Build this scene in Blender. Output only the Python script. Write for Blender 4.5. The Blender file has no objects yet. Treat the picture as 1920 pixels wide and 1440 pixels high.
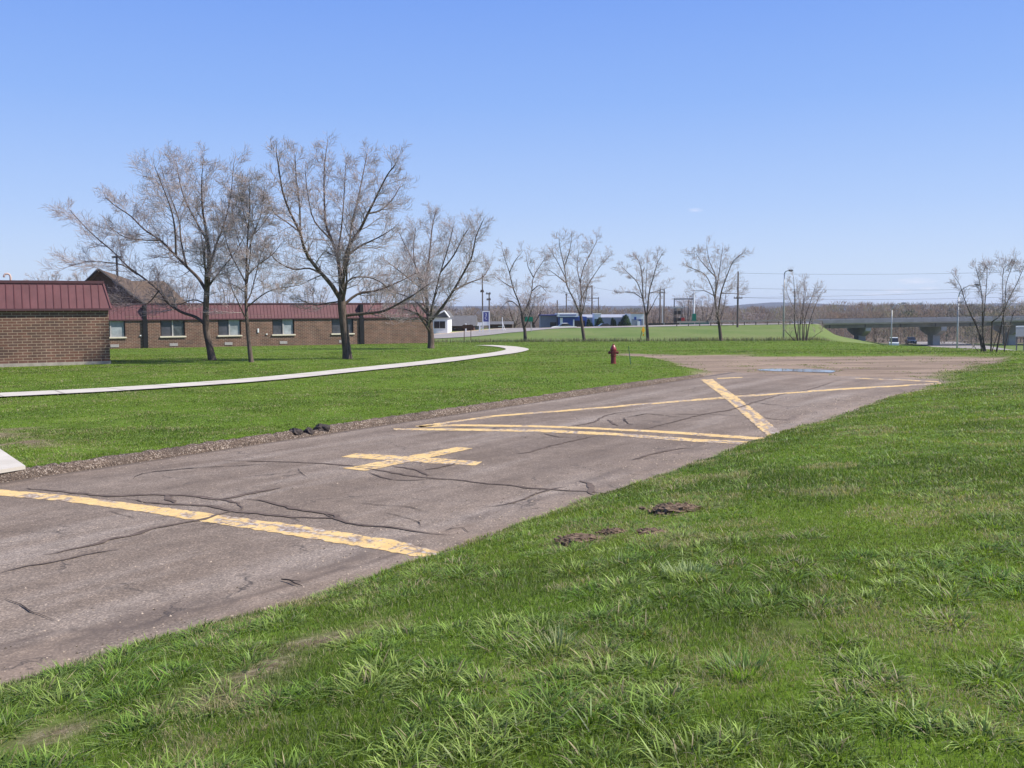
import bpy, math, random
import numpy as np
from mathutils import Vector, Matrix
R = math.radians
random.seed(7)
rng = np.random.default_rng(11)
S = bpy.context.scene
COL = S.collection

# ------------------------------------------------------------------ camera
CZ = 2.35; FPX = 1850.0; HZ = 580.0; ROLL = R(0.3)
T = math.atan((720 - HZ) / FPX)
f_ = Vector((0, math.cos(T), -math.sin(T)))
r0 = Vector((1, 0, 0)); u0 = Vector((0, math.sin(T), math.cos(T)))
r_ = r0 * math.cos(ROLL) - u0 * math.sin(ROLL)
u_ = r0 * math.sin(ROLL) + u0 * math.cos(ROLL)
cam = bpy.data.cameras.new('camera')
cam.sensor_width = 36; cam.lens = 36 * FPX / 1920
cam.clip_start = 0.1; cam.clip_end = 20000
co = bpy.data.objects.new('camera', cam); COL.objects.link(co)
co.matrix_world = Matrix(((r_.x, u_.x, -f_.x, 0), (r_.y, u_.y, -f_.y, 0), (r_.z, u_.z, -f_.z, CZ), (0, 0, 0, 1)))
S.camera = co
HAZE = 0.00018; EXPO = 0.45; SKYG = 1 / 0.15 / 2 ** EXPO      # sky gain so that it keeps its photographed brightness

# ------------------------------------------------------------------ light
SUN_EL = R(47); SUN_AZ = math.atan2(0.99, -0.12)       # azimuth from +Y towards +X
w = bpy.data.worlds.new('World'); S.world = w; w.use_nodes = True
nt = w.node_tree; nt.nodes.clear()
wo = nt.nodes.new('ShaderNodeOutputWorld'); bg = nt.nodes.new('ShaderNodeBackground')
sky = nt.nodes.new('ShaderNodeTexSky'); sky.sky_type = 'NISHITA'; sky.sun_disc = False
sky.sun_elevation = SUN_EL; sky.sun_rotation = SUN_AZ
sky.air_density = 1.0; sky.dust_density = 0.2; sky.ozone_density = 3.0; sky.altitude = 0
bg.inputs['Strength'].default_value = 0.15
nt.links.new(sky.outputs[0], bg.inputs[0]); nt.links.new(bg.outputs[0], wo.inputs[0])
# a few faint far wisps of cloud low over the horizon at the right
def wnode(t, **k):
    n = nt.nodes.new(t)
    for a, b in k.items(): setattr(n, a, b)
    return n
tc = wnode('ShaderNodeTexCoord')
sxyz = wnode('ShaderNodeSeparateXYZ'); nt.links.new(tc.outputs['Generated'], sxyz.inputs[0])
rmp = wnode('ShaderNodeValToRGB'); rmp.color_ramp.elements[0].position = 0.0; rmp.color_ramp.elements[1].position = 1.0
E_ = rmp.color_ramp.elements; E_[0].color = (.62, .735, .94, 1); E_[1].color = (.09, .19, .56, 1)
for p_, c_ in ((.04, (.56, .70, .95)), (.10, (.43, .60, .96)), (.20, (.275, .465, .94)), (.31, (.18, .355, .90)), (.55, (.13, .27, .72))):
    e_ = E_.new(p_); e_.color = (*c_, 1)
nt.links.new(sxyz.outputs[2], rmp.inputs[0])
sc_ = wnode('ShaderNodeVectorMath', operation='SCALE'); nt.links.new(rmp.outputs[0], sc_.inputs[0]); sc_.inputs['Scale'].default_value = SKYG
mxs = wnode('ShaderNodeMixRGB'); mxs.inputs[0].default_value = .93; nt.links.new(sky.outputs[0], mxs.inputs[1]); nt.links.new(sc_.outputs[0], mxs.inputs[2])
prev = mxs.outputs[0]
for (cpx, cpy, wx, wz) in ((1715, 527, 30, 6), (1682, 546, 22, 5), (1740, 541, 16, 3), (1303, 394, 12, 4), (1640, 552, 26, 3)):
    d = (f_ + r_ * ((cpx - 960) / FPX) - u_ * ((cpy - 720) / FPX)).normalized()
    rt = Vector((d.y, -d.x, 0)).normalized(); upv = rt.cross(d)
    def dot(v, s):
        m = wnode('ShaderNodeVectorMath', operation='DOT_PRODUCT'); nt.links.new(tc.outputs['Generated'], m.inputs[0])
        m.inputs[1].default_value = v * (FPX / s); return m
    a = dot(rt, wx); b = dot(upv, wz)
    cx = wnode('ShaderNodeCombineXYZ'); nt.links.new(a.outputs['Value'], cx.inputs[0]); nt.links.new(b.outputs['Value'], cx.inputs[1])
    nz = wnode('ShaderNodeTexNoise'); nz.inputs['Scale'].default_value = 1.4; nz.inputs['Detail'].default_value = 4
    nt.links.new(cx.outputs[0], nz.inputs['Vector'])
    ln = wnode('ShaderNodeVectorMath', operation='LENGTH'); nt.links.new(cx.outputs[0], ln.inputs[0])
    sb = wnode('ShaderNodeMath', operation='SUBTRACT'); nt.links.new(nz.outputs[0], sb.inputs[0])
    ml = wnode('ShaderNodeMath', operation='MULTIPLY'); nt.links.new(ln.outputs['Value'], ml.inputs[0]); ml.inputs[1].default_value = 0.42
    nt.links.new(ml.outputs[0], sb.inputs[1])
    dfwd = wnode('ShaderNodeVectorMath', operation='DOT_PRODUCT'); nt.links.new(tc.outputs['Generated'], dfwd.inputs[0]); dfwd.inputs[1].default_value = d
    gt = wnode('ShaderNodeMath', operation='GREATER_THAN'); nt.links.new(dfwd.outputs['Value'], gt.inputs[0]); gt.inputs[1].default_value = 0
    m2 = wnode('ShaderNodeMath', operation='MULTIPLY', use_clamp=True); nt.links.new(sb.outputs[0], m2.inputs[0]); m2.inputs[1].default_value = .55
    m3 = wnode('ShaderNodeMath', operation='MULTIPLY', use_clamp=True); nt.links.new(m2.outputs[0], m3.inputs[0]); nt.links.new(gt.outputs[0], m3.inputs[1])
    mx = wnode('ShaderNodeMixRGB'); nt.links.new(m3.outputs[0], mx.inputs[0]); nt.links.new(prev, mx.inputs[1]); mx.inputs[2].default_value = (5.6, 5.2, 5.6, 1)
    prev = mx.outputs[0]
nt.links.new(prev, bg.inputs[0])
sun = bpy.data.lights.new('sun', 'SUN'); sun.energy = 5.0; sun.angle = R(0.5); sun.color = (1.0, 0.95, 0.86)
so = bpy.data.objects.new('sun', sun); COL.objects.link(so)
sd = Vector((math.sin(SUN_AZ) * math.cos(SUN_EL), math.cos(SUN_AZ) * math.cos(SUN_EL), math.sin(SUN_EL)))
so.rotation_euler = sd.to_track_quat('Z', 'Y').to_euler()
so.location = (60, 0, 60)
S.view_settings.view_transform = 'Standard'; S.view_settings.look = 'None'
S.view_settings.exposure = EXPO; S.view_settings.gamma = 1.0

# ------------------------------------------------------------------ helpers
def P(px, py, Y):
    d = f_ + r_ * ((px - 960) / FPX) - u_ * ((py - 720) / FPX)
    k = Y / d.y
    return Vector((d.x * k, Y, CZ + d.z * k))
def PZ(px, py, z=0.0):
    d = f_ + r_ * ((px - 960) / FPX) - u_ * ((py - 720) / FPX)
    k = (z - CZ) / d.z
    return Vector((d.x * k, d.y * k, z))
def wpx(n, Y): return n * Y / FPX          # n photo pixels at depth Y, in metres

def hsh(ix, iy, s):
    h = np.sin(ix * 127.1 + iy * 311.7 + s * 74.7) * 43758.5453
    return h - np.floor(h)
def vn(x, y, sc, s=0):
    x = np.asarray(x, float) / sc; y = np.asarray(y, float) / sc
    ix = np.floor(x); iy = np.floor(y); fx = x - ix; fy = y - iy
    fx = fx * fx * (3 - 2 * fx); fy = fy * fy * (3 - 2 * fy)
    a = hsh(ix, iy, s); b = hsh(ix + 1, iy, s); c = hsh(ix, iy + 1, s); d = hsh(ix + 1, iy + 1, s)
    return (a + (b - a) * fx) * (1 - fy) + (c + (d - c) * fx) * fy
def fbm(x, y, sc, s=0, o=3):
    t = 0; a = 0.5; n = 0
    for k in range(o):
        t = t + a * vn(x, y, sc / 2 ** k, s + k * 13); n += a; a *= 0.5
    return t / n
def sst(a, b, x):
    t = np.clip((np.asarray(x, float) - a) / (b - a), 0, 1); return t * t * (3 - 2 * t)

def sdf(poly, x, y):
    """signed distance to polygon, negative inside"""
    x = np.asarray(x, float); y = np.asarray(y, float)
    d = np.full(x.shape, 1e18); ins = np.zeros(x.shape, bool)
    n = len(poly)
    for i in range(n):
        ax, ay = poly[i]; bx, by = poly[(i + 1) % n]
        ex, ey = bx - ax, by - ay
        t = np.clip(((x - ax) * ex + (y - ay) * ey) / (ex * ex + ey * ey + 1e-12), 0, 1)
        d = np.minimum(d, (x - ax - ex * t) ** 2 + (y - ay - ey * t) ** 2)
        c = ((ay > y) != (by > y)) & (x < (bx - ax) * (y - ay) / (by - ay + 1e-12) + ax)
        ins ^= c
    d = np.sqrt(d); return np.where(ins, -d, d)
def dist_line(pts, x, y):
    x = np.asarray(x, float); y = np.asarray(y, float); d = np.full(x.shape, 1e18)
    for (ax, ay), (bx, by) in zip(pts[:-1], pts[1:]):
        ex, ey = bx - ax, by - ay
        t = np.clip(((x - ax) * ex + (y - ay) * ey) / (ex * ex + ey * ey + 1e-12), 0, 1)
        d = np.minimum(d, (x - ax - ex * t) ** 2 + (y - ay - ey * t) ** 2)
    return np.sqrt(d)

# ------------------------------------------------------------------ terrain
k0 = PZ(0, 905); k1 = PZ(1322, 706)
kd = Vector((k1.x - k0.x, k1.y - k0.y, 0)); KL = kd.length; kd.normalize()
kn = Vector((kd.y, -kd.x, 0))                  # to the right of the kerb, into the road
def uv(x, y):
    dx = np.asarray(x, float) - k0.x; dy = np.asarray(y, float) - k0.y
    return dx * kd.x + dy * kd.y, dx * kn.x + dy * kn.y
def UV(u, v): return Vector((k0.x + kd.x * u + kn.x * v, k0.y + kd.y * u + kn.y * v, 0))
EDGE = [(0, 1290), (250, 1217), (430, 1165), (620, 1112), (820, 1043), (960, 990), (1110, 935), (1250, 888), (1440, 818), (1600, 765), (1700, 733), (1775, 709), (1850, 684)]
eu = []; ev = []
for p in EDGE:
    q = PZ(*p); a, b = uv(q.x, q.y); eu.append(float(a)); ev.append(float(b))
eu = [-30, -12] + eu + [eu[-1] + 12]; ev = [ev[0] - .3, ev[0] - .1] + ev + [ev[-1] + 9]
def Wd(u): return np.interp(u, eu, ev)
UEND = float(uv(*PZ(1540, 707).xy)[0])
APRON = [tuple(PZ(*p).xy) for p in ((1250, 735), (1300, 704), (1322, 696), (1288, 690), (1270, 683), (1225, 674), (1150, 664), (1170, 661), (1260, 667), (1400, 667), (1560, 669), (1660, 667), (1760, 668), (1870, 672), (1850, 684), (1800, 700), (1765, 722), (1500, 790))]
PATH_PX = [(-900, 800), (-400, 768), (-90, 748), (0, 743), (200, 733), (400, 720), (500, 712), (620, 700), (750, 686.5), (850, 675), (925, 665.5), (965, 658.5), (968, 654.5), (950, 651), (925, 649), (905, 648)]
XC = -0.0
def H(x, y):
    x = np.asarray(x, float); y = np.asarray(y, float)
    u, v = uv(x, y)
    # lawn left and beyond
    z = 0.12 - 0.0188 * np.clip(y - 45, 0, 53) - 0.006 * np.clip(-x - 6, 0, 40) * sst(20, 40, y)
    z = z + 0.05 * (fbm(x, y, 9, 3, 2) - .5)
    # far field rising to the ridge
    z = z + 0.0055 * np.clip(y - 99, 0, 52)
    dip = np.where(y < 215, -(y - 153) * 0.045, -2.8 - (y - 215) * 0.06)
    dip = np.where(y > 153, np.maximum(dip, -8.2 + .2), 0)
    rd = dist_line([(-60, 96), (-8.5, 113), (-3.4, 130), (3.2, 150), (13, 163), (34, 180), (60, 193)], x, y)
    berm = -.16 * (y > 150) - np.clip((rd - 6) * .28, 0, 30)
    berm = np.where(x > 60, -50, berm)
    z = z + np.where(y > 140, np.maximum(dip, berm), 0)
    # low road cut at the right
    xe = np.interp(y, [0, 55, 75, 100, 140, 190, 240, 400], [40, 27.5, 27.5, 31, 42, 59, 76, 130])
    cut = sst(0, 15, x - xe) * sst(52, 78, y)
    cut = np.where(x - xe > 0, np.clip((x - xe) / 14.0, 0, 1), 0); cut = cut * sst(50, 74, y)
    z = np.where(y < 240, z * (1 - cut) + (-5.2 - .01 * (y - 190) * (y > 190)) * cut, z)
    # right bank
    e = v - Wd(u)
    rag = (fbm(x, y, 1.1, 5, 3) - .5) * .35
    zmax = np.interp(y, [-5, 5, 20, 40, 58, 75], [.85, .78, .5, .30, .12, -.4])
    bank = .02 + zmax * (1 - np.exp(-np.clip(e, 0, 60) / 4.0)) + .05 * (fbm(x, y, 1.7, 8, 3) - .5) * sst(0, 1, e)
    wb = sst(-.15, .15, e + rag) * sst(0, .3, v)
    wb = wb * (1 - sst(48, 62, y)) 
    # pavement bed
    inroad = sst(-.22, -.18, v) * (1 - sst(-.15, .12, e + rag)) * (1 - sst(-1, 1.5, u - UEND))
    ap = 1 - sst(-.2, .8, sdf(APRON, x, y) + (fbm(x, y, 2.0, 9, 3) - .5) * 1.2)
    zz = z * (1 - wb) + bank * wb
    zz = zz * (1 - ap) + (0.0 + .03 * (fbm(x, y, 2.5, 21, 3) - .5)) * ap
    zz = zz * (1 - inroad) + (-.09) * inroad
    far = sst(600, 2500, y) 
    return zz
def hz(x, y): return float(H(np.array([x]), np.array([y]))[0])
def G(px, py, Y0=3.0, Y1=400.0):
    """point of the ground seen at a photo pixel"""
    d = f_ + r_ * ((px - 960) / FPX) - u_ * ((py - 720) / FPX)
    ys = np.geomspace(Y0, Y1, 3000); k = ys / d.y
    g = CZ + d.z * k - H(d.x * k, ys)
    i = int(np.argmax(g < 0)) if (g < 0).any() else len(ys) - 1
    if i == 0: return Vector((d.x * k[0], ys[0], CZ + d.z * k[0]))
    t = g[i - 1] / (g[i - 1] - g[i] + 1e-12); y = ys[i - 1] + t * (ys[i] - ys[i - 1])
    return Vector((d.x * y / d.y, y, hz(d.x * y / d.y, y)))
_pw = [G(*p) for p in PATH_PX]
def catmull(pts, n=8):
    pts = [Vector(p) for p in pts]; P_ = [pts[0] * 2 - pts[1]] + pts + [pts[-1] * 2 - pts[-2]]; out = []
    for i in range(1, len(P_) - 2):
        a, b, c, d = P_[i - 1:i + 3]
        for k in range(n):
            t = k / n
            out.append(0.5 * ((2 * b) + (c - a) * t + (2 * a - 5 * b + 4 * c - d) * t * t + (3 * b - a - 3 * c + d) * t ** 3))
    out.append(pts[-1]); return out
PATHW = catmull([Vector((p.x, p.y, 0)) for p in _pw], 8)

# ------------------------------------------------------------------ materials
def mat(name, col, rough=.8, spec=.3, metal=0.0, noise=None, bump=None, trans=0.0):
    m = bpy.data.materials.new(name); m.use_nodes = True; n = m.node_tree
    b = n.nodes['Principled BSDF']; b.inputs['Base Color'].default_value = (*col, 1)
    b.inputs['Roughness'].default_value = rough; b.inputs['Metallic'].default_value = metal
    b.inputs['Specular IOR Level'].default_value = spec
    if noise:
        sc, amt = noise[:2]; c2 = noise[2] if len(noise) > 2 else tuple(c * (1 - amt) for c in col)
        t = n.nodes.new('ShaderNodeTexCoord'); z = n.nodes.new('ShaderNodeTexNoise'); z.inputs['Scale'].default_value = sc
        z.inputs['Detail'].default_value = 6; z.inputs['Roughness'].default_value = .65
        n.links.new(t.outputs['Object'], z.inputs['Vector'])
        r = n.nodes.new('ShaderNodeValToRGB'); r.color_ramp.elements[0].position = .35; r.color_ramp.elements[1].position = .68
        r.color_ramp.elements[0].color = (*c2, 1); r.color_ramp.elements[1].color = (*[min(1, c * (1 + amt * .4)) for c in col], 1)
        n.links.new(z.outputs[0], r.inputs[0]); n.links.new(r.outputs[0], b.inputs['Base Color'])
        if bump:
            bp = n.nodes.new('ShaderNodeBump'); bp.inputs['Strength'].default_value = bump; bp.inputs['Distance'].default_value = .02
            n.links.new(z.outputs[0], bp.inputs['Height']); n.links.new(bp.outputs[0], b.inputs['Normal'])
    return m
class NB:
    """small node helper"""
    def __init__(s, name):
        s.m = bpy.data.materials.new(name); s.m.use_nodes = True; s.n = s.m.node_tree; s.b = s.n.nodes['Principled BSDF']; s.tc = s.n.nodes.new('ShaderNodeTexCoord')
    def L(s, a, b): s.n.links.new(a, b)
    def noise(s, sc, det=4, vec=None, rough=.6, out=0, dist=0):
        z = s.n.nodes.new('ShaderNodeTexNoise'); z.inputs['Scale'].default_value = sc; z.inputs['Detail'].default_value = det; z.inputs['Roughness'].default_value = rough
        z.inputs['Distortion'].default_value = dist
        s.L(vec or s.tc.outputs['Object'], z.inputs['Vector']); return z.outputs[out]
    def mapv(s, sc, rot=(0, 0, 0)):
        z = s.n.nodes.new('ShaderNodeMapping'); z.inputs['Scale'].default_value = sc; z.inputs['Rotation'].default_value = rot
        s.L(s.tc.outputs['Object'], z.inputs['Vector']); return z.outputs[0]
    def ramp(s, fac, stops, mode='LINEAR'):
        r = s.n.nodes.new('ShaderNodeValToRGB'); r.color_ramp.interpolation = mode; e = r.color_ramp.elements
        while len(e) < len(stops): e.new(.5)
        for k, (p, c) in enumerate(stops):
            e[k].position = p; e[k].color = (*c, 1) if isinstance(c, tuple) else (c, c, c, 1)
        s.L(fac, r.inputs[0]); return r.outputs[0]
    def mix(s, fac, a, b, mode='MIX'):
        x = s.n.nodes.new('ShaderNodeMixRGB'); x.blend_type = mode
        for i, v in enumerate((fac, a, b)):
            if isinstance(v, (int, float)): x.inputs[i].default_value = v if i == 0 else (v, v, v, 1)
            elif isinstance(v, tuple): x.inputs[i].default_value = (*v, 1)
            else: s.L(v, x.inputs[i])
        return x.outputs[0]
    def math(s, op, a, b=None, clamp=False):
        x = s.n.nodes.new('ShaderNodeMath'); x.operation = op; x.use_clamp = clamp
        for i, v in enumerate((a, b)):
            if v is None: continue
            if isinstance(v, (int, float)): x.inputs[i].default_value = v
            else: s.L(v, x.inputs[i])
        return x.outputs[0]
    def attr(s, nm, out='Fac'):
        x = s.n.nodes.new('ShaderNodeAttribute'); x.attribute_name = nm; return x.outputs[out]
    def bump(s, h, st, dist=.02):
        x = s.n.nodes.new('ShaderNodeBump'); x.inputs['Strength'].default_value = st; x.inputs['Distance'].default_value = dist
        s.L(h, x.inputs['Height']); s.L(x.outputs[0], s.b.inputs['Normal'])
    def base(s, c, rough=.8, spec=.3):
        if isinstance(c, tuple): s.b.inputs['Base Color'].default_value = (*c, 1)
        else: s.L(c, s.b.inputs['Base Color'])
        s.b.inputs['Roughness'].default_value = rough; s.b.inputs['Specular IOR Level'].default_value = spec
        return s.m

kang = math.atan2(kd.y, kd.x)
def m_ground():
    s = NB('ground_cover')
    g1 = s.ramp(s.noise(.35, 5), [(.3, (.075, .125, .010)), (.5, (.11, .17, .014)), (.7, (.15, .20, .022))])
    g2 = s.ramp(s.noise(9, 5, rough=.75), [(.3, (.045, .085, .007)), (.52, (.095, .165, .013)), (.75, (.17, .245, .04))])
    lawn = s.mix(.6, g1, g2)
    # thatch showing through
    lawn = s.mix(1.0, lawn, s.ramp(s.noise(.9, 6, rough=.7), [(.3, .75), (.7, 1.25)]), 'MULTIPLY')
    th = s.ramp(s.noise(2.2, 6, rough=.7), [(.56, 0.0), (.72, 1.0)])
    lawn = s.mix(s.math('MULTIPLY', th, .35), lawn, (.15, .12, .06))
    fld = s.ramp(s.noise(.12, 7, vec=s.mapv((1, .35, 1)), rough=.7), [(.3, (.095, .15, .032)), (.5, (.14, .185, .05)), (.7, (.19, .205, .075))])
    fld = s.mix(s.ramp(s.noise(3, 5), [(.45, 0.0), (.8, .5)]), fld, (.06, .085, .025))
    c = s.mix(s.attr('field'), lawn, fld)
    c = s.mix(s.attr('brush'), c, (.13, .10, .075))
    soil = s.ramp(s.noise(13, 7, rough=.8), [(.34, (.07, .045, .028)), (.5, (.17, .12, .08)), (.66, (.36, .28, .20))])
    c = s.mix(s.attr('soil'), c, soil)
    grav = s.ramp(s.noise(28, 5, rough=.8), [(.32, (.17, .12, .085)), (.5, (.30, .22, .158)), (.7, (.43, .335, .25))])
    grav = s.mix(s.ramp(s.noise(.5, 7, vec=s.mapv((.25, 1.5, 1), (0, 0, 0)), rough=.7), [(.42, .0), (.58, .85)]), grav, (.165, .12, .088))
    c = s.mix(s.attr('gravel'), c, grav)
    s.bump(s.noise(14, 6, rough=.75), .5, .05)
    return s.base(c, .95, .12)
def m_asphalt(name='asphalt', k=1.0, big=True):
    s = NB(name)
    vec = s.mapv((1, 1, 1), (0, 0, -kang))
    mp = s.n.nodes.new('ShaderNodeMapping'); mp.inputs['Scale'].default_value = (.10, .85, 1); s.L(vec, mp.inputs['Vector'])
    c = s.ramp(s.noise(1.0, 7, vec=mp.outputs[0], rough=.62), [(.36, (.135 * k, .097 * k, .068 * k)), (.5, (.225 * k, .170 * k, .125 * k)), (.64, (.34 * k, .28 * k, .228 * k))])
    c2 = s.ramp(s.noise(.55, 5), [(.35, (.165 * k, .12 * k, .084 * k)), (.65, (.29 * k, .228 * k, .178 * k))])
    c = s.mix(.35, c, c2); c = s.mix(1.0, c, s.ramp(s.noise(3.2, 7, rough=.75), [(.32, .78), (.5, 1.0), (.68, 1.16)]), 'MULTIPLY')
    v = s.n.nodes.new('ShaderNodeTexVoronoi'); v.inputs['Scale'].default_value = 75; s.L(s.tc.outputs['Object'], v.inputs['Vector'])
    sp = s.ramp(s.math('MULTIPLY', v.outputs['Color'], 1.0), [(.0, .55), (.5, .95), (.8, 1.25), (.94, 1.9)])
    c = s.mix(1.0, c, sp, 'MULTIPLY')
    c = s.mix(s.ramp(s.noise(38, 3), [(.35, .45), (.6, 0.0)]), c, (.07 * k, .055 * k, .05 * k))
    # dust and dirt washed along the edge
    d = s.ramp(s.noise(1.3, 6, rough=.7), [(.4, 0.0), (.75, .8)])
    c = s.mix(s.math('MULTIPLY', d, s.attr('dirt')), c, (.30, .215, .155))
    c = s.mix(s.attr('dark'), c, (.10, .075, .06))
    # hairline cracks
    vv = s.n.nodes.new('ShaderNodeTexVoronoi'); vv.feature = 'DISTANCE_TO_EDGE'; vv.inputs['Scale'].default_value = .55
    nz = s.noise(2.0, 5, out=1); av = s.n.nodes.new('ShaderNodeVectorMath'); av.operation = 'MULTIPLY_ADD'
    s.L(nz, av.inputs[0]); av.inputs[1].default_value = (.9, .9, 0); s.L(s.tc.outputs['Object'], av.inputs[2]); s.L(av.outputs[0], vv.inputs['Vector'])
    ck = s.ramp(vv.outputs['Distance'], [(.0, .8), (.006, .45), (.012, 0.0)])
    ck = s.math('MULTIPLY', ck, s.ramp(s.noise(.8, 3), [(.5, 0.0), (.6, 1.0)]))
    c = s.mix(ck, c, (.04, .033, .03))
    s.bump(s.noise(60, 4, rough=.8), .35, .008)
    return s.base(c, .88, .3)
def m_paint():
    s = NB('yellow_paint')
    vec = s.mapv((1, 1, 1), (0, 0, -kang)); mp = s.n.nodes.new('ShaderNodeMapping'); mp.inputs['Scale'].default_value = (4.5, 11, 1); s.L(vec, mp.inputs['Vector'])
    y = s.ramp(s.noise(3, 4), [(.3, (.60, .39, .145)), (.7, (.74, .51, .22))])
    worn = s.ramp(s.math('ADD', s.noise(1.0, 7, vec=mp.outputs[0], rough=.7), s.math('MULTIPLY', s.math('SUBTRACT', s.noise(.9, 3), .5), .55)), [(.54, 0.0), (.575, .95)])
    worn2 = s.ramp(s.noise(30, 4, rough=.7), [(.56, 0.0), (.64, .9)])
    grey = s.ramp(s.noise(16, 5, rough=.7), [(.38, (.19, .135, .10)), (.5, (.27, .20, .155)), (.62, (.5, .45, .40))])
    f = s.math('MAXIMUM', worn, worn2); f = s.math('MAXIMUM', f, s.attr('wear'), True)
    c = s.mix(f, y, grey)
    return s.base(c, .8, .3)
def m_brick(name, sx, c1, c2, mort):
    s = NB(name); sep = s.n.nodes.new('ShaderNodeSeparateXYZ'); s.L(s.tc.outputs['Object'], sep.inputs[0])
    cmb = s.n.nodes.new('ShaderNodeCombineXYZ'); s.L(s.math('ADD', sep.outputs[0], sep.outputs[1]), cmb.inputs[0]); s.L(sep.outputs[2], cmb.inputs[1])
    b = s.n.nodes.new('ShaderNodeTexBrick'); b.inputs['Scale'].default_value = 1; b.inputs['Brick Width'].default_value = .36 * sx; b.inputs['Row Height'].default_value = .119 * sx
    b.inputs['Mortar Size'].default_value = .012; b.inputs['Mortar Smooth'].default_value = .2; b.inputs['Color1'].default_value = (*c1, 1); b.inputs['Color2'].default_value = (*c2, 1); b.inputs['Mortar'].default_value = (*mort, 1)
    b.inputs['Bias'].default_value = -.1
    s.L(cmb.outputs[0], b.inputs['Vector'])
    c = s.mix(1.0, b.outputs['Color'], s.ramp(s.noise(1.1, 6), [(.3, .72), (.7, 1.2)]), 'MULTIPLY')
    c = s.mix(1.0, c, s.ramp(s.noise(30, 3), [(.3, .8), (.7, 1.15)]), 'MULTIPLY')
    s.bump(b.outputs['Fac'], -.5, .01)
    return s.base(c, .85, .2)
M = {}
M['ground'] = m_ground(); M['asphalt'] = m_asphalt(); M['paint'] = m_paint()
M['far_road'] = mat('far_asphalt', (.30, .27, .25), .9, noise=(.8, .25))
M['seal'] = mat('crack_seal', (.15, .112, .090), .9, .15, noise=(9, .45))
M['crack'] = mat('dark_crack', (.07, .055, .048), .9, .1, noise=(20, .5))
M['brick'] = m_brick('brick', 1, (.172, .086, .062), (.108, .068, .055), (.37, .28, .20))
M['roofmetal'] = mat('maroon_metal', (.155, .058, .062), .6, .35, noise=(1.2, .22))
M['roofseam'] = mat('maroon_seam', (.12, .035, .04), .6, .3, noise=(2, .2))
M['coping'] = mat('dark_coping', (.10, .045, .05), .6, .3, noise=(2, .2))
M['found'] = mat('concrete_foundation', (.40, .35, .29), .9, noise=(4, .25))
M['frame'] = mat('bronze_frame', (.03, .022, .02), .5, .4, noise=(3, .2))
M['mullion'] = mat('aluminium_mullion', (.42, .40, .38), .5, .5, noise=(3, .1))
M['sill'] = mat('cream_sill', (.72, .64, .50), .7, noise=(5, .1))
M['vent'] = mat('pale_vent', (.42, .38, .36), .7, noise=(20, .3))
M['shingle'] = mat('brown_shingle', (.12, .082, .058), .9, noise=(5, .35), bump=.4)
M['darkwood'] = mat('dark_brown_wood', (.11, .07, .055), .85, noise=(4, .4))
M['black'] = mat('black_metal', (.015, .014, .016), .5, noise=(3, .2))
M['concrete'] = mat('pale_concrete', (.66, .62, .56), .9, .2, noise=(3.2, .16))
M['kerb'] = None
M['steel'] = mat('galvanised_steel', (.42, .42, .42), .5, .5, .3, noise=(3, .15))
M['wood'] = mat('weathered_pole_wood', (.13, .10, .085), .9, noise=(3, .3))
M['white'] = mat('white_paint', (.80, .80, .79), .6, noise=(1, .06))
M['greyroof'] = mat('grey_shingle', (.13, .125, .125), .9, noise=(2, .2))
M['bluewall'] = mat('blue_wall', (.030, .075, .30), .6, noise=(1, .15))
M['greywall'] = mat('pale_grey_cladding', (.30, .31, .36), .7, noise=(.7, .15))
M['darkglass'] = mat('dark_glass', (.02, .024, .03), .12, .6, noise=(1, .3))
M['green'] = mat('green_sign_face', (.0, .16, .09), .5, noise=(2, .1))
M['orange'] = mat('orange_yellow_sign', (.85, .42, .03), .5, noise=(2, .1))
M['brownsign'] = mat('brown_board', (.10, .05, .035), .8, noise=(3, .3))
M['red'] = mat('faded_red_paint', (.19, .022, .022), .5, .5, noise=(14, .5, (.13, .022, .020)))
M['steelgreen'] = mat('green_fence', (.05, .12, .10), .7, noise=(2, .2))
M['bridge'] = mat('bridge_parapet', (.25, .245, .26), .8, noise=(.5, .2))
M['girder'] = mat('bridge_girder', (.17, .155, .12), .85, noise=(.5, .3))
M['pier'] = mat('pier_concrete', (.42, .40, .38), .85, noise=(.8, .2))
M['rubber'] = mat('tyre_rubber', (.02, .02, .02), .9, noise=(5, .2))
M['redbox'] = mat('red_panel', (.4, .03, .03), .6, noise=(2, .1))
M['dirt'] = mat('loose_soil', (.21, .145, .10), .95, .1, noise=(26, .75), bump=1.0)
M['rubble'] = mat('broken_asphalt', (.07, .055, .05), .9, noise=(25, .7), bump=1.0)
M['purple'] = mat('blue_text', (.05, .05, .25), .6, noise=(2, .1))
def m_kerb():
    s = NB('kerb_aggregate')
    v = s.n.nodes.new('ShaderNodeTexVoronoi'); v.inputs['Scale'].default_value = 60; s.L(s.tc.outputs['Object'], v.inputs['Vector'])
    sepc = s.n.nodes.new('ShaderNodeSeparateColor'); s.L(v.outputs['Color'], sepc.inputs[0])
    c = s.ramp(sepc.outputs[0], [(.0, (.06, .044, .036)), (.4, (.155, .112, .085)), (.8, (.25, .185, .14)), (.98, (.52, .43, .35))])
    c = s.mix(s.ramp(s.noise(1.5, 6), [(.4, 0.0), (.7, .65)]), c, (.11, .085, .07))
    s.bump(v.outputs['Distance'], .9, .03)
    return s.base(c, .92, .15)
M['kerb'] = m_kerb()
def m_bark(name, a, b):
    s = NB(name)
    vec = s.mapv((6, 6, 1.3))
    c = s.ramp(s.noise(2.2, 6, vec=vec, rough=.7), [(.3, a), (.7, b)])
    s.bump(s.noise(3, 6, vec=vec), .8, .03)
    return s.base(c, .9, .15)
M['bark'] = m_bark('grey_brown_bark', (.055, .040, .032), (.18, .135, .11))
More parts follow.
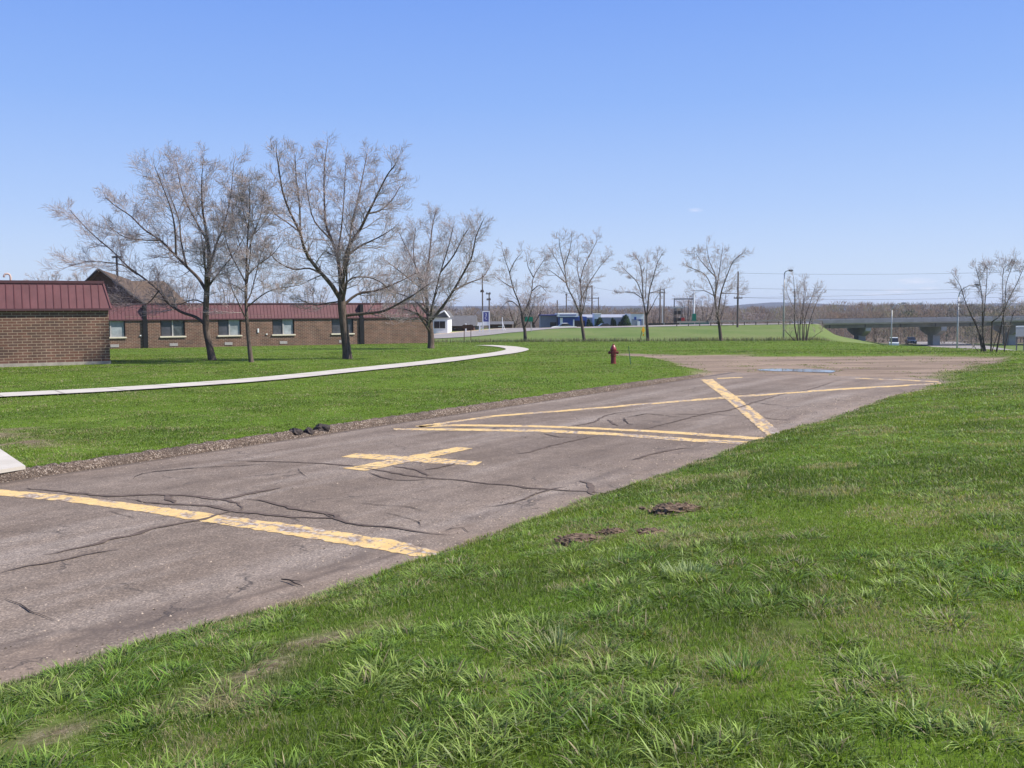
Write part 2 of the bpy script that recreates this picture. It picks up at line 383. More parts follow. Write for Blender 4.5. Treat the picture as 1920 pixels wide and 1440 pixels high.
M['twig'] = m_bark('pinkish_twig', (.27, .215, .20), (.52, .44, .42))
M['bark2'] = m_bark('dark_bark', (.06, .046, .038), (.15, .115, .095))
M['twig2'] = m_bark('grey_twig', (.26, .20, .18), (.48, .39, .36))
def m_blade():
    s = NB('grass_blade')
    c = s.attr('Col', 'Color')
    s.base(c, .46, .32)
    tr = s.n.nodes.new('ShaderNodeBsdfTranslucent'); mx = s.n.nodes.new('ShaderNodeMixShader'); mx.inputs[0].default_value = .38
    cc = s.mix(1.0, c, (1.25, 1.35, .6), 'MULTIPLY'); s.L(cc, tr.inputs['Color'])
    out = s.n.nodes['Material Output']; s.L(s.b.outputs[0], mx.inputs[1]); s.L(tr.outputs[0], mx.inputs[2]); s.L(mx.outputs[0], out.inputs['Surface'])
    return s.m
M['blade'] = m_blade()
def m_col(name, rough=.95):
    s = NB(name); return s.base(s.attr('Col', 'Color'), rough, .05)
def m_wood():
    s = NB('bare_woodland'); s.base(s.attr('Col', 'Color'), .95, .0)
    tr = s.n.nodes.new('ShaderNodeBsdfTranslucent'); mx = s.n.nodes.new('ShaderNodeMixShader'); mx.inputs[0].default_value = .5
    s.L(s.attr('Col', 'Color'), tr.inputs['Color']); out = s.n.nodes['Material Output']; s.L(s.b.outputs[0], mx.inputs[1]); s.L(tr.outputs[0], mx.inputs[2]); s.L(mx.outputs[0], out.inputs['Surface'])
    return s.m
M['wood_mass'] = m_wood(); M['leafdark'] = m_col('juniper_needles')

# ------------------------------------------------------------------ mesh builder
class MB:
    def __init__(s): s.v = []; s.f = []; s.c = None
    def quad(s, *p):
        n = len(s.v); s.v += [tuple(q) for q in p]; s.f.append(tuple(range(n, n + len(p))))
        return s
    def box(s, x0, x1, y0, y1, z0, z1):
        n = len(s.v); s.v += [(x, y, z) for z in (z0, z1) for y in (y0, y1) for x in (x0, x1)]
        for f in ((0, 2, 3, 1), (4, 5, 7, 6), (0, 1, 5, 4), (2, 6, 7, 3), (0, 4, 6, 2), (1, 3, 7, 5)): s.f.append(tuple(n + i for i in f))
        return s
    def prism(s, pts, d):
        """polygon pts extruded by vector d"""
        n = len(s.v); k = len(pts); d = Vector(d)
        s.v += [tuple(p) for p in pts] + [tuple(Vector(p) + d) for p in pts]
        s.f.append(tuple(range(n, n + k))[::-1]); s.f.append(tuple(range(n + k, n + 2 * k)))
        for i in range(k): j = (i + 1) % k; s.f.append((n + i, n + j, n + k + j, n + k + i))
        return s
    def tube(s, pts, rad, sides=8, cap=True):
        pts = [Vector(p) for p in pts]
        if isinstance(rad, (int, float)): rad = [rad] * len(pts)
        n0 = len(s.v); ref = None
        for i, p in enumerate(pts):
            t = (pts[min(i + 1, len(pts) - 1)] - pts[max(i - 1, 0)]).normalized()
            if ref is None: ref = Vector((1, 0, 0)) if abs(t.x) < .9 else Vector((0, 1, 0))
            a = (ref - t * ref.dot(t)).normalized(); ref = a; b = t.cross(a)
            for k in range(sides):
                an = 2 * math.pi * k / sides; s.v.append(tuple(p + (a * math.cos(an) + b * math.sin(an)) * rad[i]))
        for i in range(len(pts) - 1):
            for k in range(sides):
                j = (k + 1) % sides; a = n0 + i * sides
                s.f.append((a + k, a + j, a + sides + j, a + sides + k))
        if cap:
            s.f.append(tuple(range(n0, n0 + sides))[::-1]); e = n0 + (len(pts) - 1) * sides; s.f.append(tuple(range(e, e + sides)))
        return s
    def lathe(s, prof, c=(0, 0, 0), sides=16):
        c = Vector(c); pts = [(c.x, c.y, c.z + z) for z, r in prof]
        n0 = len(s.v)
        for (z, r) in prof:
            for k in range(sides):
                an = 2 * math.pi * k / sides; s.v.append((c.x + r * math.cos(an), c.y + r * math.sin(an), c.z + z))
        for i in range(len(prof) - 1):
            for k in range(sides):
                j = (k + 1) % sides; a = n0 + i * sides; s.f.append((a + k, a + j, a + sides + j, a + sides + k))
        s.f.append(tuple(range(n0, n0 + sides))[::-1]); e = n0 + (len(prof) - 1) * sides; s.f.append(tuple(range(e, e + sides)))
        return s
    def build(s, name, m, parent=None, smooth=False, loc=None):
        me = bpy.data.meshes.new(name); me.from_pydata(s.v, [], s.f); me.validate(); me.materials.append(m)
        if smooth: me.polygons.foreach_set('use_smooth', [True] * len(me.polygons))
        me.update(); o = bpy.data.objects.new(name, me); COL.objects.link(o)
        if parent: o.parent = parent
        if loc is not None: o.location = loc
        return o
def npmesh(name, V, F, m, parent=None, col=None, smooth=False):
    """V (n,3) array, F list of (m,k) int arrays"""
    me = bpy.data.meshes.new(name); me.vertices.add(len(V)); me.vertices.foreach_set('co', np.asarray(V, np.float32).ravel())
    loops = np.concatenate([f.ravel() for f in F]); tot = np.concatenate([np.full(len(f), f.shape[1]) for f in F]); st = np.concatenate([[0], np.cumsum(tot)[:-1]])
    me.loops.add(len(loops)); me.loops.foreach_set('vertex_index', loops.astype(np.int32))
    me.polygons.add(len(tot)); me.polygons.foreach_set('loop_start', st.astype(np.int32)); me.polygons.foreach_set('loop_total', tot.astype(np.int32))
    if smooth: me.polygons.foreach_set('use_smooth', np.ones(len(tot), bool))
    if col is not None:
        a = me.color_attributes.new('Col', 'FLOAT_COLOR', 'POINT'); c4 = np.ones((len(V), 4), np.float32); c4[:, :3] = col; a.data.foreach_set('color', c4.ravel())
    me.update(calc_edges=True); me.materials.append(m)
    o = bpy.data.objects.new(name, me); COL.objects.link(o)
    if parent: o.parent = parent
    return o
def tag(o, label=None, cat=None, group=None, kind=None):
    if label: o['label'] = label
    if cat: o['category'] = cat
    if group: o['group'] = group
    if kind: o['kind'] = kind
    return o
def empty(name, loc, label=None, cat=None, group=None, rz=0):
    o = bpy.data.objects.new(name, None); COL.objects.link(o); o.location = loc; o.rotation_euler = (0, 0, rz); o.empty_display_size = .3
    return tag(o, label, cat, group)
def fattr(o, name, vals):
    a = o.data.attributes.new(name, 'FLOAT', 'POINT'); a.data.foreach_set('value', np.asarray(vals, np.float32))

# ------------------------------------------------------------------ ground sheet
def axis(a, b, fine0, fine1, step, grow):
    out = list(np.arange(fine0, fine1 + 1e-6, step)); s = step; x = fine1
    while x < b: s *= grow; x += s; out.append(x)
    s = step; x = fine0; pre = []
    while x > a: s *= grow; x -= s; pre.append(x)
    return np.array(pre[::-1] + out)
def grid(xs, ys, zf):
    X, Y = np.meshgrid(xs, ys); Z = zf(X.ravel(), Y.ravel()); V = np.stack([X.ravel(), Y.ravel(), Z], 1)
    nx, ny = len(xs), len(ys); i = np.arange(nx - 1); j = np.arange(ny - 1); I, J = np.meshgrid(i, j); a = (J * nx + I).ravel()
    return V, np.stack([a, a + 1, a + nx + 1, a + nx], 1)
SOILS = [(1090, 1012, .3), (1150, 998, .18), (1275, 955, .36), (1222, 998, .18), (505, 1245, .2), (100, 1365, .26), (250, 1340, .16), (600, 1200, .24), (20, 815, .8), (60, 830, .7), (700, 1160, .2), (1480, 1175, .12), (430, 1270, .2), (330, 1325, .25)]
SOLD = [(1090, 1012, .42), (1150, 998, .22), (1275, 955, .5), (1222, 998, .22), (500, 1245, .5), (60, 1370, .9), (250, 1340, .5), (620, 1200, .45), (20, 815, .8), (60, 830, .7), (700, 1160, .3), (1480, 1175, .2), (880, 1290, .2), (430, 1270, .35), (350, 1330, .4)]
SOILW = [(*G(a, b).xy, r) for a, b, r in SOILS]
def soil_mask(x, y):
    m = np.zeros_like(np.asarray(x, float)); n = (fbm(x, y, .35, 31, 3) - .5)
    for (a, b, r) in SOILW:
        d = np.sqrt((x - a) ** 2 + ((y - b) * .8) ** 2); m = np.maximum(m, 1 - sst(.2 * r, 1.25 * r, d + n * r * 2.2))
    return m
def track_mask(x, y):
    d = sdf(APRON, x, y) + (fbm(x, y, 2.0, 9, 3) - .5) * 2.2
    return 1 - sst(-.6, .7, d)
xs = axis(-5200, 5200, -26, 30, .27, 1.045); ys = axis(-400, 5600, 1.5, 62, .27, 1.035)
V, F = grid(xs, ys, H)
go = npmesh('ground', V, [F], M['ground'], smooth=True); tag(go, kind='structure')
x, y = V[:, 0], V[:, 1]; u, v = uv(x, y)
fattr(go, 'gravel', track_mask(x, y))
e = v - Wd(u)
fattr(go, 'soil', np.maximum(soil_mask(x, y), (1 - sst(.0, .22, np.abs(e) + (fbm(x, y, .5, 77, 3) - .5) * .3)) * .7 * (y < 40)))
fattr(go, 'brush', sst(200, 215, y))
fattr(go, 'field', sst(96, 101, y + 3 * (fbm(x, y, 6, 4, 2) - .5)) * 1.0)

# ------------------------------------------------------------------ pavement
def road_sheet():
    us = np.concatenate([np.arange(-10, 14, .07), np.arange(14, UEND + 1.0, .3)]); vs = np.linspace(0, 1, 110)
    U, Q = np.meshgrid(us, vs); U = U.ravel(); Q = Q.ravel()
    Vv = -.15 + Q * (Wd(U) + .45 + .15)
    end = 1 + 0 * U
    X = k0.x + kd.x * U + kn.x * Vv; Y = k0.y + kd.y * U + kn.y * Vv
    # drift of dirt makes the far edge ragged: follow UEND with noise
    near_end = U > UEND - .01
    W_ = np.stack([X, Y, np.full_like(X, 0.004)], 1)
    nx, ny = len(us), len(vs); I, J = np.meshgrid(np.arange(nx - 1), np.arange(ny - 1)); a = (J * nx + I).ravel()
    o = npmesh('road', W_, [np.stack([a, a + nx, a + nx + 1, a + 1], 1)[:, ::-1]], M['asphalt'])
    e = Wd(U) - Vv
    dirt = np.maximum(np.exp(-np.clip(e, 0, 9) / .7), .6 * np.exp(-np.clip(Vv, 0, 9) / .35)); dirt = np.maximum(dirt, sst(UEND - 6, UEND, U) * .9)
    fattr(o, 'dirt', dirt); 
    n = fbm(X, Y, .5, 40, 3); n2 = fbm(U * .25, Vv, .22, 41, 3)
    dk = .95 * (1 - sst(.03, .16, np.abs(Vv - .05 - .06 * n))) + .6 * (1 - sst(0, .16, np.abs(e - .62 - .35 * (n - .5)))) * sst(.42, .6, n2) * (U < 16)
    dk = np.maximum(dk, .35 * sst(.5, .75, n2) * (e < .9) * (U < 12))
    sm = [tuple(PZ(a / 2.743, 1000 + b / 2.743).xy) for a, b in ((-200, 640), (0, 590), (200, 530), (330, 500), (560, 500), (760, 472), (900, 420), (1130, 368), (1400, 294), (1500, 258), (1700, 198), (1920, 148), (2150, 70))]
    dl = dist_line(sm, X, Y)
    dk = np.maximum(dk, .85 * (1 - sst(.01, .09, dl + (fbm(X, Y, .3, 44, 3) - .4) * .12)))
    fattr(o, 'dark', np.clip(dk, 0, .9))
    return tag(o, kind='structure')
road = road_sheet()

def strip(pts, wid, name, m, z, jit=.25, sub=.12, taper=True, seed=0, parent=road):
    """ribbon along ground points, ragged width"""
    pts = catmull([Vector((p[0], p[1], 0)) for p in pts], 6); out = [pts[0]]
    L = [0]
    for a, b in zip(pts[:-1], pts[1:]): L.append(L[-1] + (b - a).length)
    n = max(2, int(L[-1] / sub)); q = []
    for i in range(n + 1):
        s = L[-1] * i / n; j = max(k for k in range(len(L)) if L[k] <= s + 1e-9); j = min(j, len(pts) - 2)
        t = (s - L[j]) / max(1e-6, L[j + 1] - L[j]); q.append(pts[j].lerp(pts[j + 1], t))
    mb = MB(); rr = random.Random(seed)
    for i, p in enumerate(q):
        t = (q[min(i + 1, n)] - q[max(i - 1, 0)]).normalized(); nn = Vector((-t.y, t.x, 0))
        e = (min(1, min(i, n - i) / max(1, n * .25)) if taper else 1) * (.55 + .75 * float(vn(i * .13 + seed * 9, 1.5, 1.0, 3)))
        a = wid * .5 * (e * .85 + .15); wob = (rr.random() - .5) * wid * jit * 1.6
        l = a * (1 + (rr.random() - .5) * jit * 2); r = a * (1 + (rr.random() - .5) * jit * 2)
        mb.v += [tuple(p + nn * (l + wob) + Vector((0, 0, z))), tuple(p - nn * (r - wob) + Vector((0, 0, z)))]
        if i: k = 2 * i; mb.f.append((k - 2, k - 1, k + 1, k))
    return mb.build(name, m, parent)
def z3(l): return [tuple(PZ(x / 2.743, 740 + y / 2.743).xy) for x, y in l]
def z4(l): return [tuple(PZ(600 + x / 2.743, 680 + y / 2.743).xy) for x, y in l]
def z5(l): return [tuple(PZ(1100 + x / 2.3415, 640 + y / 2.3415).xy) for x, y in l]
def z6(l): return [tuple(PZ(x / 2.743, 1000 + y / 2.743).xy) for x, y in l]
SEALS = [
 (z3([(230, 830), (480, 775), (560, 750), (700, 722), (800, 690), (1040, 645), (1150, 612), (1250, 600)]), .10),
 (z3([(0, 920), (120, 890), (300, 860), (480, 820), (640, 793)]), .05),
 (z3([(130, 485), (300, 500), (430, 512), (560, 527), (700, 518), (850, 518), (1000, 525), (1100, 540), (1180, 548), (1245, 575), (1240, 600)]), .11),
 (z3([(1100, 548), (1200, 530), (1300, 508), (1450, 480)]), .09),
 (z3([(640, 535), (780, 560), (900, 568), (1060, 575), (1180, 600), (1300, 612), (1500, 632), (1700, 640), (1780, 660)]), .09),
 (z3([(850, 522), (900, 562)]), .09),
 (z3([(1250, 540), (1330, 545), (1440, 572), (1550, 597), (1700, 618), (1780, 660), (1900, 675)]), .10),
 (z3([(1150, 340), (1350, 345), (1530, 350), (1700, 360), (1840, 370), (1960, 376)]), .09),
 (z3([(680, 440), (750, 405), (1000, 380), (1200, 370), (1500, 352)]), .04),
 (z4([(150, 538), (300, 555), (500, 590), (700, 605), (850, 625), (1000, 636), (1100, 650), (1400, 668), (1510, 680)]), .085),
 (z4([(370, 535), (480, 550), (540, 575), (555, 588)]), .09),
 (z4([(530, 555), (620, 540), (700, 520)]), .06),
 (z4([(250, 565), (330, 595), (430, 608), (600, 600)]), .05),
 (z4([(820, 752), (960, 730), (1050, 705), (1150, 665), (1290, 635)]), .05),
 (z4([(965, 478), (1060, 465), (1130, 445), (1250, 415), (1420, 378)]), .08),
 (z4([(1150, 366), (1220, 383), (1300, 385)]), .06),
 (z4([(1230, 340), (1400, 310), (1445, 285), (1520, 262), (1700, 245)]), .07),
 (z4([(1480, 295), (1530, 328)]), .09),
 (z4([(1340, 610), (1390, 628), (1385, 655), (1400, 685)]), .13),
 (z4([(0, 770), (150, 830), (350, 850), (550, 880), (690, 892)]), .06),
 (z4([(150, 720), (300, 735), (450, 745), (560, 775)]), .03),
 (z4([(320, 770), (440, 800), (500, 820), (520, 850)]), .03),
 (z4([(1600, 505), (1700, 475), (1850, 445), (1920, 440)]), .06),
 (z4([(1560, 285), (1680, 265), (1740, 270), (1880, 285)]), .045),
 (z4([(1560, 285), (1590, 318), (1680, 320)]), .04),
 (z5([(240, 390), (400, 350), (520, 320), (640, 300), (750, 265), (880, 228)]), .10),
 (z5([(880, 228), (980, 212), (1080, 180)]), .06),
 (z5([(330, 320), (480, 322), (600, 325), (700, 330)]), .05),
 (z5([(740, 330), (840, 345), (930, 345)]), .06),
 (z5([(500, 245), (700, 265), (900, 290)]), .04),
 (z5([(200, 525), (330, 485), (450, 468)]), .05),
 (z5([(560, 208), (760, 215), (900, 212)]), .04),
 (z5([(900, 150), (1100, 165), (1300, 178)]), .04),
 (z6([(20, 340), (110, 375), (150, 405), (220, 430), (290, 460)]), .022),
 (z4([(640, 870), (720, 850), (770, 880)]), .03),
 (z3([(560, 600), (620, 620), (700, 640)]), .02),
 (z3([(1530, 380), (1545, 400), (1580, 430)]), .02),
]
for i, (p, wd) in enumerate(SEALS):
    strip(p, wd * (.8 if wd > .03 else .45), 'crack_seal' if wd > .045 else 'crack', M['seal'] if wd > .045 else M['crack'], .0115 + .0004 * (i % 7), jit=.38 if wd > .045 else .8, seed=i)

def wn(s_, t_, k, q):      # irregular patches along a marking
    return float(fbm(s_ * k + q * 7.7, t_ * 1.7 + q, 1.0, int(q * 10), 3))
def painted(top, bot, name='yellow_line', sub=26, z=.0078, wear=None, off=0):
    """painted marking between two edge polylines of photo points"""
    a = [PZ(*p) for p in top]; b = [PZ(*p) for p in bot]
    def res(pts, n):
        L = [0]
        for p, q in zip(pts[:-1], pts[1:]): L.append(L[-1] + (q - p).length)
        o = []
        for i in range(n + 1):
            s = L[-1] * i / n; j = 0
            while j < len(pts) - 2 and L[j + 1] < s: j += 1
            o.append(pts[j].lerp(pts[j + 1], (s - L[j]) / max(1e-6, L[j + 1] - L[j])))
        return o
    n = max(8, int(sum((q - p).length for p, q in zip(a[:-1], a[1:])) / .06)); a = res(a, n); b = res(b, n)
    mb = MB(); K = 6; rr = random.Random(len(top) * 7 + int(top[0][0]))
    wv = []
    for i in range(n + 1):
        ja = (rr.random() - .5) * .12; jb = (rr.random() - .5) * .12
        for k in range(K + 1):
            t = k / K; t2 = ja + t * (1 - ja + jb)
            p = a[i].lerp(b[i], t2); mb.v.append((p.x, p.y, z)); wv.append(wear(i / n, t) if wear else 0)
    for i in range(n):
        for k in range(K): q = i * (K + 1) + k; mb.f.append((q, q + 1, q + K + 2, q + K + 1))
    o = mb.build(name, M['paint'], road)
    fattr(o, 'wear', wv); return o
painted([(-105, 911), (-60, 915), (0, 919), (120, 929), (250, 945), (400, 965), (560, 986), (700, 1008), (760, 1018), (800, 1030), (826, 1038)],
        [(-115, 920), (-60, 925), (0, 930), (120, 941), (230, 955), (400, 982), (560, 1007), (700, 1030), (770, 1043), (800, 1045), (826, 1044)],
        wear=lambda s, t: (1.0 if (s > .60 and abs(t - .5 - .12 * (wn(s, 0, 30, 2) - .5)) < .20 * wn(s, t, 22, 1) * 1.6 and wn(s, t, 14, 3) > .42) else .0) + (.9 if wn(s, t, 26, 4) > .66 else 0) + (.5 if s > .985 else 0))
painted([(667, 851), (740, 855), (820, 860), (904, 866.5)], [(640, 857.5), (720, 863), (800, 869), (892, 873.5)], 'cross_bar')
painted([(644, 879), (700, 869), (780, 853.5), (859, 839)], [(685, 884), (735, 874), (800, 860), (886, 841.5)], 'cross_bar', z=.0095)
painted([(778, 799.5), (928, 779), (1110, 765), (1271, 751), (1399, 741), (1561, 729.5), (1765, 718)], [(790, 802), (928, 782), (1110, 768), (1271, 754.5), (1399, 744.5), (1561, 732.5), (1765, 720.5)], wear=lambda s, t: .95 if wn(s, t, 24, 5) > .55 else 0)
painted([(785, 799), (850, 796), (1001, 798), (1100, 801.5), (1228, 807.5), (1293, 811.5), (1442, 822)], [(785, 802), (850, 799.5), (1001, 801.5), (1100, 805), (1228, 811.5), (1293, 816), (1442, 827)])
painted([(738, 804), (855, 804), (1019, 806), (1147, 812), (1300, 823), (1412, 829)], [(738, 807), (855, 808), (1019, 811), (1147, 817), (1300, 829), (1412, 834)], wear=lambda s, t: .9 if wn(s, t, 30, 6) > .60 else 0)
painted([(1313, 712), (1356, 744.5), (1399, 783), (1444, 822)], [(1336, 711.5), (1390, 751), (1429, 781), (1465, 813)], 'broad_stripe', z=.0105,
        wear=lambda s, t: (.95 if (s > .5 and .2 < t < .7 and wn(s, t * 3, 14, 8) > .47) else 0) + (.8 if wn(s, t * 3, 20, 9) > .62 else 0) + (.8 if s > .93 and t > .5 else 0))
painted([(1604, 709), (1700, 712), (1760, 715.5)], [(1604, 710.4), (1700, 713.8), (1760, 717.6)], wear=lambda s, t: .9 if wn(s, t, 14, 7) > .5 else 0)
painted([(1345, 709.2), (1392, 707.2)], [(1345, 710.8), (1392, 708.6)])
tag(road, kind='structure')

# kerb: lumpy rounded asphalt ridge with breaks
def kerb():
    us = np.arange(-3.0, KL - .2, .045); prof = [(-.25, -.02), (-.23, .07), (-.16, .13), (-.08, .14), (-.01, .11), (.035, .05), (.05, -.02)]
    hole0 = float(uv(*PZ(552, 822).xy)[0]); hole1 = float(uv(*PZ(622, 812).xy)[0])
    cr = random.Random(5); cracks = []; c = -2.5
    while c < KL: cracks.append(c); c += cr.uniform(.5, 2.3)
    V = []; n = len(prof)
    for i, uu in enumerate(us):
        gap = min(abs(uu - c) for c in cracks); k = .62 if gap < .03 else 1
        if hole0 < uu < hole1: k *= .35 + .35 * float(vn(uu, 0, .12, 4))
        k *= 1 - .35 * float(sst(KL * .8, KL, uu))
        wob = (float(fbm(uu, 3.3, .9, 12, 3)) - .5) * .10
        for j, (a, z) in enumerate(prof):
            s = 1 + (float(vn(uu, j * 3.1, .09, 6)) - .5) * .28
            p = UV(uu, a + wob); V.append((p.x, p.y, z * k * s if z > 0 else z))
    Fc = [(i * n + j, i * n + j + 1, (i + 1) * n + j + 1, (i + 1) * n + j) for i in range(len(us) - 1) for j in range(n - 1)]
    mb = MB(); mb.v = V; mb.f = Fc; o = mb.build('kerb', M['kerb'], smooth=True); tag(o, kind='structure')
    return hole0, hole1
h0, h1 = kerb()
def lump(name, p, r, m, seed, flat=.6, parent=None, rough=.35, sub=3):
    import bmesh
    bm = bmesh.new(); bmesh.ops.create_icosphere(bm, subdivisions=sub, radius=1)
    for vv in bm.verts:
        c = vv.co.copy(); a = float(fbm(c.x * 3 + seed, c.y * 3 + c.z * 2.2, 1.0, seed, 3)) - .5; b = float(vn(c.x * 9 + c.z * 7, c.y * 9, 1.0, seed + 3)) - .5
        vv.co = Vector((c.x * r, c.y * r, c.z * r * flat)) * (1 + a * rough * 2 + b * rough * .8)
    me = bpy.data.meshes.new(name); bm.to_mesh(me); bm.free(); me.materials.append(m); o = bpy.data.objects.new(name, me); COL.objects.link(o); o.location = p
    if parent: o.parent = parent
    return o
rub = [((h0 + .15), -.12, .13), ((h0 + .42), -.05, .10), ((h1 - .12), -.12, .16)]
for i, (uu, vv, r) in enumerate(rub):
    p = UV(uu, vv); p.z = .07
    o = lump('asphalt_chunk', p, r, M['rubble'], 20 + i, .75)
    tag(o, ['small dark asphalt chunk at the left of the broken gap in the kerb', 'smallest dark asphalt chunk in the middle of the broken kerb gap', 'largest asphalt lump, lying at the right end of the broken kerb gap'][i], 'rubble', 'broken asphalt chunks in the kerb')
# puddle
pc = [PZ(1420, 694), PZ(1450, 692.3), PZ(1520, 692.8), PZ(1562, 695), PZ(1566, 698), PZ(1535, 698.7), PZ(1500, 697.5), PZ(1450, 697)]
pl = catmull(pc + [pc[0]], 6)[:-1]
mb = MB(); mb.quad(*[(p.x + .35 * (float(fbm(p.x, p.y, .5, 3, 3)) - .5), p.y + 1.1 * (float(fbm(p.x, p.y, .6, 8, 3)) - .5), .019) for p in pl])
M['water'] = mat('puddle_water', (.12, .10, .09), .06, .5, noise=(3, .4))
tag(mb.build('puddle', M['water']), kind='structure')

# grit and small stones lying on the old asphalt
def grit():
    N = 2600; r = np.random.default_rng(3); U = r.uniform(-6, 20, N); Q = r.random(N); W = Wd(U); Q = np.where(r.random(N) < .55, 1 - .16 * r.random(N) ** 1.5, np.where(r.random(N) < .4, .06 * r.random(N), Q)); Vv = Q * W
    X = k0.x + kd.x * U + kn.x * Vv; Y = k0.y + kd.y * U + kn.y * Vv; sz = r.uniform(.004, .012, N) * (1 + Y * .02)
    T_ = np.array([(1, 0, 0), (-.5, .87, 0), (-.5, -.87, 0), (.1, 0, .8)]); A = r.uniform(0, 6.28, N); ca, sa = np.cos(A), np.sin(A)
    V = np.zeros((N, 4, 3)); 
    for k in range(4): V[:, k, 0] = X + sz * (T_[k, 0] * ca - T_[k, 1] * sa); V[:, k, 1] = Y + sz * (T_[k, 0] * sa + T_[k, 1] * ca); V[:, k, 2] = .005 + sz * T_[k, 2]
    i = (np.arange(N) * 4)[:, None]; F = np.concatenate([np.concatenate([i + a, i + b, i + c], 1) for a, b, c in ((0, 1, 3), (1, 2, 3), (2, 0, 3))])
    C = np.repeat(np.array([.34, .27, .21]) * r.uniform(.2, 1.5, (N, 1)), 4, 0)
    tag(npmesh('grit', V.reshape(-1, 3), [F], m_col('stone_grit'), col=C), 'loose grit and small stones scattered along the asphalt edges', 'grit', kind='stuff')
grit()
# footpath
def ribbon(name, pts, wid, m, zoff, kind='structure', thick=0.0):
    mb = MB(); n = len(pts); K = 4
    for i, p in enumerate(pts):
        t = (pts[min(i + 1, n - 1)] - pts[max(i - 1, 0)]).normalized(); nn = Vector((-t.y, t.x, 0))
        for k in range(-K, K + 1):
            q = p + nn * (wid * .5 * k / K); mb.v.append((q.x, q.y, hz(q.x, q.y) + zoff))
        if i:
            a = (i - 1) * (2 * K + 1)
            for k in range(2 * K): mb.f.append((a + k, a + 2 * K + 1 + k, a + 2 * K + 2 + k, a + k + 1))
    return tag(mb.build(name, m), kind=kind)
def m_path():
    s = NB('path_concrete'); c = s.ramp(s.noise(1.6, 6), [(.3, (.47, .42, .35)), (.7, (.58, .53, .46))])
    c = s.mix(s.ramp(s.noise(30, 3), [(.3, .35), (.6, 0.0)]), c, (.42, .38, .33))
    c = s.mix(s.ramp(s.attr('joint'), [(.5, 0.0), (.6, .6)]), c, (.20, .17, .14))
    return s.base(c, .9, .2)
M['path'] = m_path()
_n = len(PATHW); _L = [0.0]
for _a, _b in zip(PATHW[:-1], PATHW[1:]): _L.append(_L[-1] + (_b - _a).length)
PW2 = []; _jv = []; _s = 0.0
while _s < _L[-1]:
    for _d, _v in ((-.05, 0), (-.04, 1), (.04, 1), (.05, 0), (.75, 0)):
        q_ = _s + _d
        if 0 <= q_ < _L[-1]:
            _j = max(0, int(np.searchsorted(_L, q_)) - 1); _j = min(_j, _n - 2); _t = (q_ - _L[_j]) / max(1e-6, _L[_j + 1] - _L[_j]); PW2.append(PATHW[_j].lerp(PATHW[_j + 1], _t)); _jv += [_v] * 9
    _s += 1.5
fp = ribbon('footpath', PW2, 1.45, M['path'], .045); fattr(fp, 'joint', _jv)
pa = [PZ(-330, 800, .12), PZ(0, 848, .12), PZ(48, 881, .12), PZ(0, 889, .12), PZ(-110, 903, .12), PZ(-520, 830, .12)]
mb = MB(); mb.prism([(p.x, p.y, .13) for p in pa], (0, 0, .05)); tag(mb.build('kerb_ramp', M['path']), kind='structure')
# far road on the ridge and the low road
FR = catmull([Vector(p) for p in ((-60, 94, 0), (-30, 103, 0), (-14, 108.5, 0), (-8.0, 115, 0), (-4.0, 128, 0), (3.2, 149, 0), (13, 163, 0), (34, 180, 0), (58, 193, 0))], 10)
ribbon('highway', FR, 7.5, M['far_road'], .06)
ribbon('gravel_shoulder', [p + Vector((-2.6, 4.2, 0)) for p in FR], 3.0, mat('tan_shoulder', (.46, .36, .26), .95, noise=(1, .3)), .05)
LR = [Vector((75 + .02 * k, 60 + k * 8.0, 0)) for k in range(0, 16)]
LR = catmull([Vector((60, 95, 0)), Vector((74, 140, 0)), Vector((84, 182, 0)), Vector((95, 225, 0))], 12)
ribbon('underpass_road', LR, 11, M['far_road'], .06)
# white end of kerb on the side road
kb = G(829, 637.5)

# ------------------------------------------------------------------ grass
def blades(N, K, px, py, pz, hgt, wid, yaw, lean, curl, c0, c1):
    """K segments per blade; returns V, F lists, colours"""
    rows = K + 1; nv = 2 * K + 1
    V = np.zeros((N, nv, 3), np.float32); C = np.zeros((N, nv, 3), np.float32)
    dx = np.cos(yaw); dy = np.sin(yaw); face = yaw + np.pi / 2 + rng.uniform(-.7, .7, N); sx = np.cos(face); sy = np.sin(face)
    for r in range(K + 1):
        t = r / K; ang = lean + curl * t; 
        hor = hgt * (np.sin(lean + curl * t * .5)) * t; ver = hgt * (np.cos(lean + curl * t * .5)) * t
        cx = px + dx * hor; cy = py + dy * hor; cz = pz + ver
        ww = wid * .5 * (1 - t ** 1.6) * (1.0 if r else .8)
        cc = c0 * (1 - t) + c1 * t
        if r < K:
            V[:, 2 * r, 0] = cx - sx * ww; V[:, 2 * r, 1] = cy - sy * ww; V[:, 2 * r, 2] = cz
            V[:, 2 * r + 1, 0] = cx + sx * ww; V[:, 2 * r + 1, 1] = cy + sy * ww; V[:, 2 * r + 1, 2] = cz
            C[:, 2 * r] = cc; C[:, 2 * r + 1] = cc
        else:
            V[:, 2 * K, 0] = cx; V[:, 2 * K, 1] = cy; V[:, 2 * K, 2] = cz; C[:, 2 * K] = cc
    b = (np.arange(N) * nv)[:, None]; Fq = [np.concatenate([b + 2 * r, b + 2 * r + 1, b + 2 * r + 3, b + 2 * r + 2], 1) for r in range(K - 1)]
    Ft = np.concatenate([b + 2 * K - 2, b + 2 * K - 1, b + 2 * K], 1)
    return V.reshape(-1, 3), np.concatenate(Fq) if Fq else None, Ft, C.reshape(-1, 3)
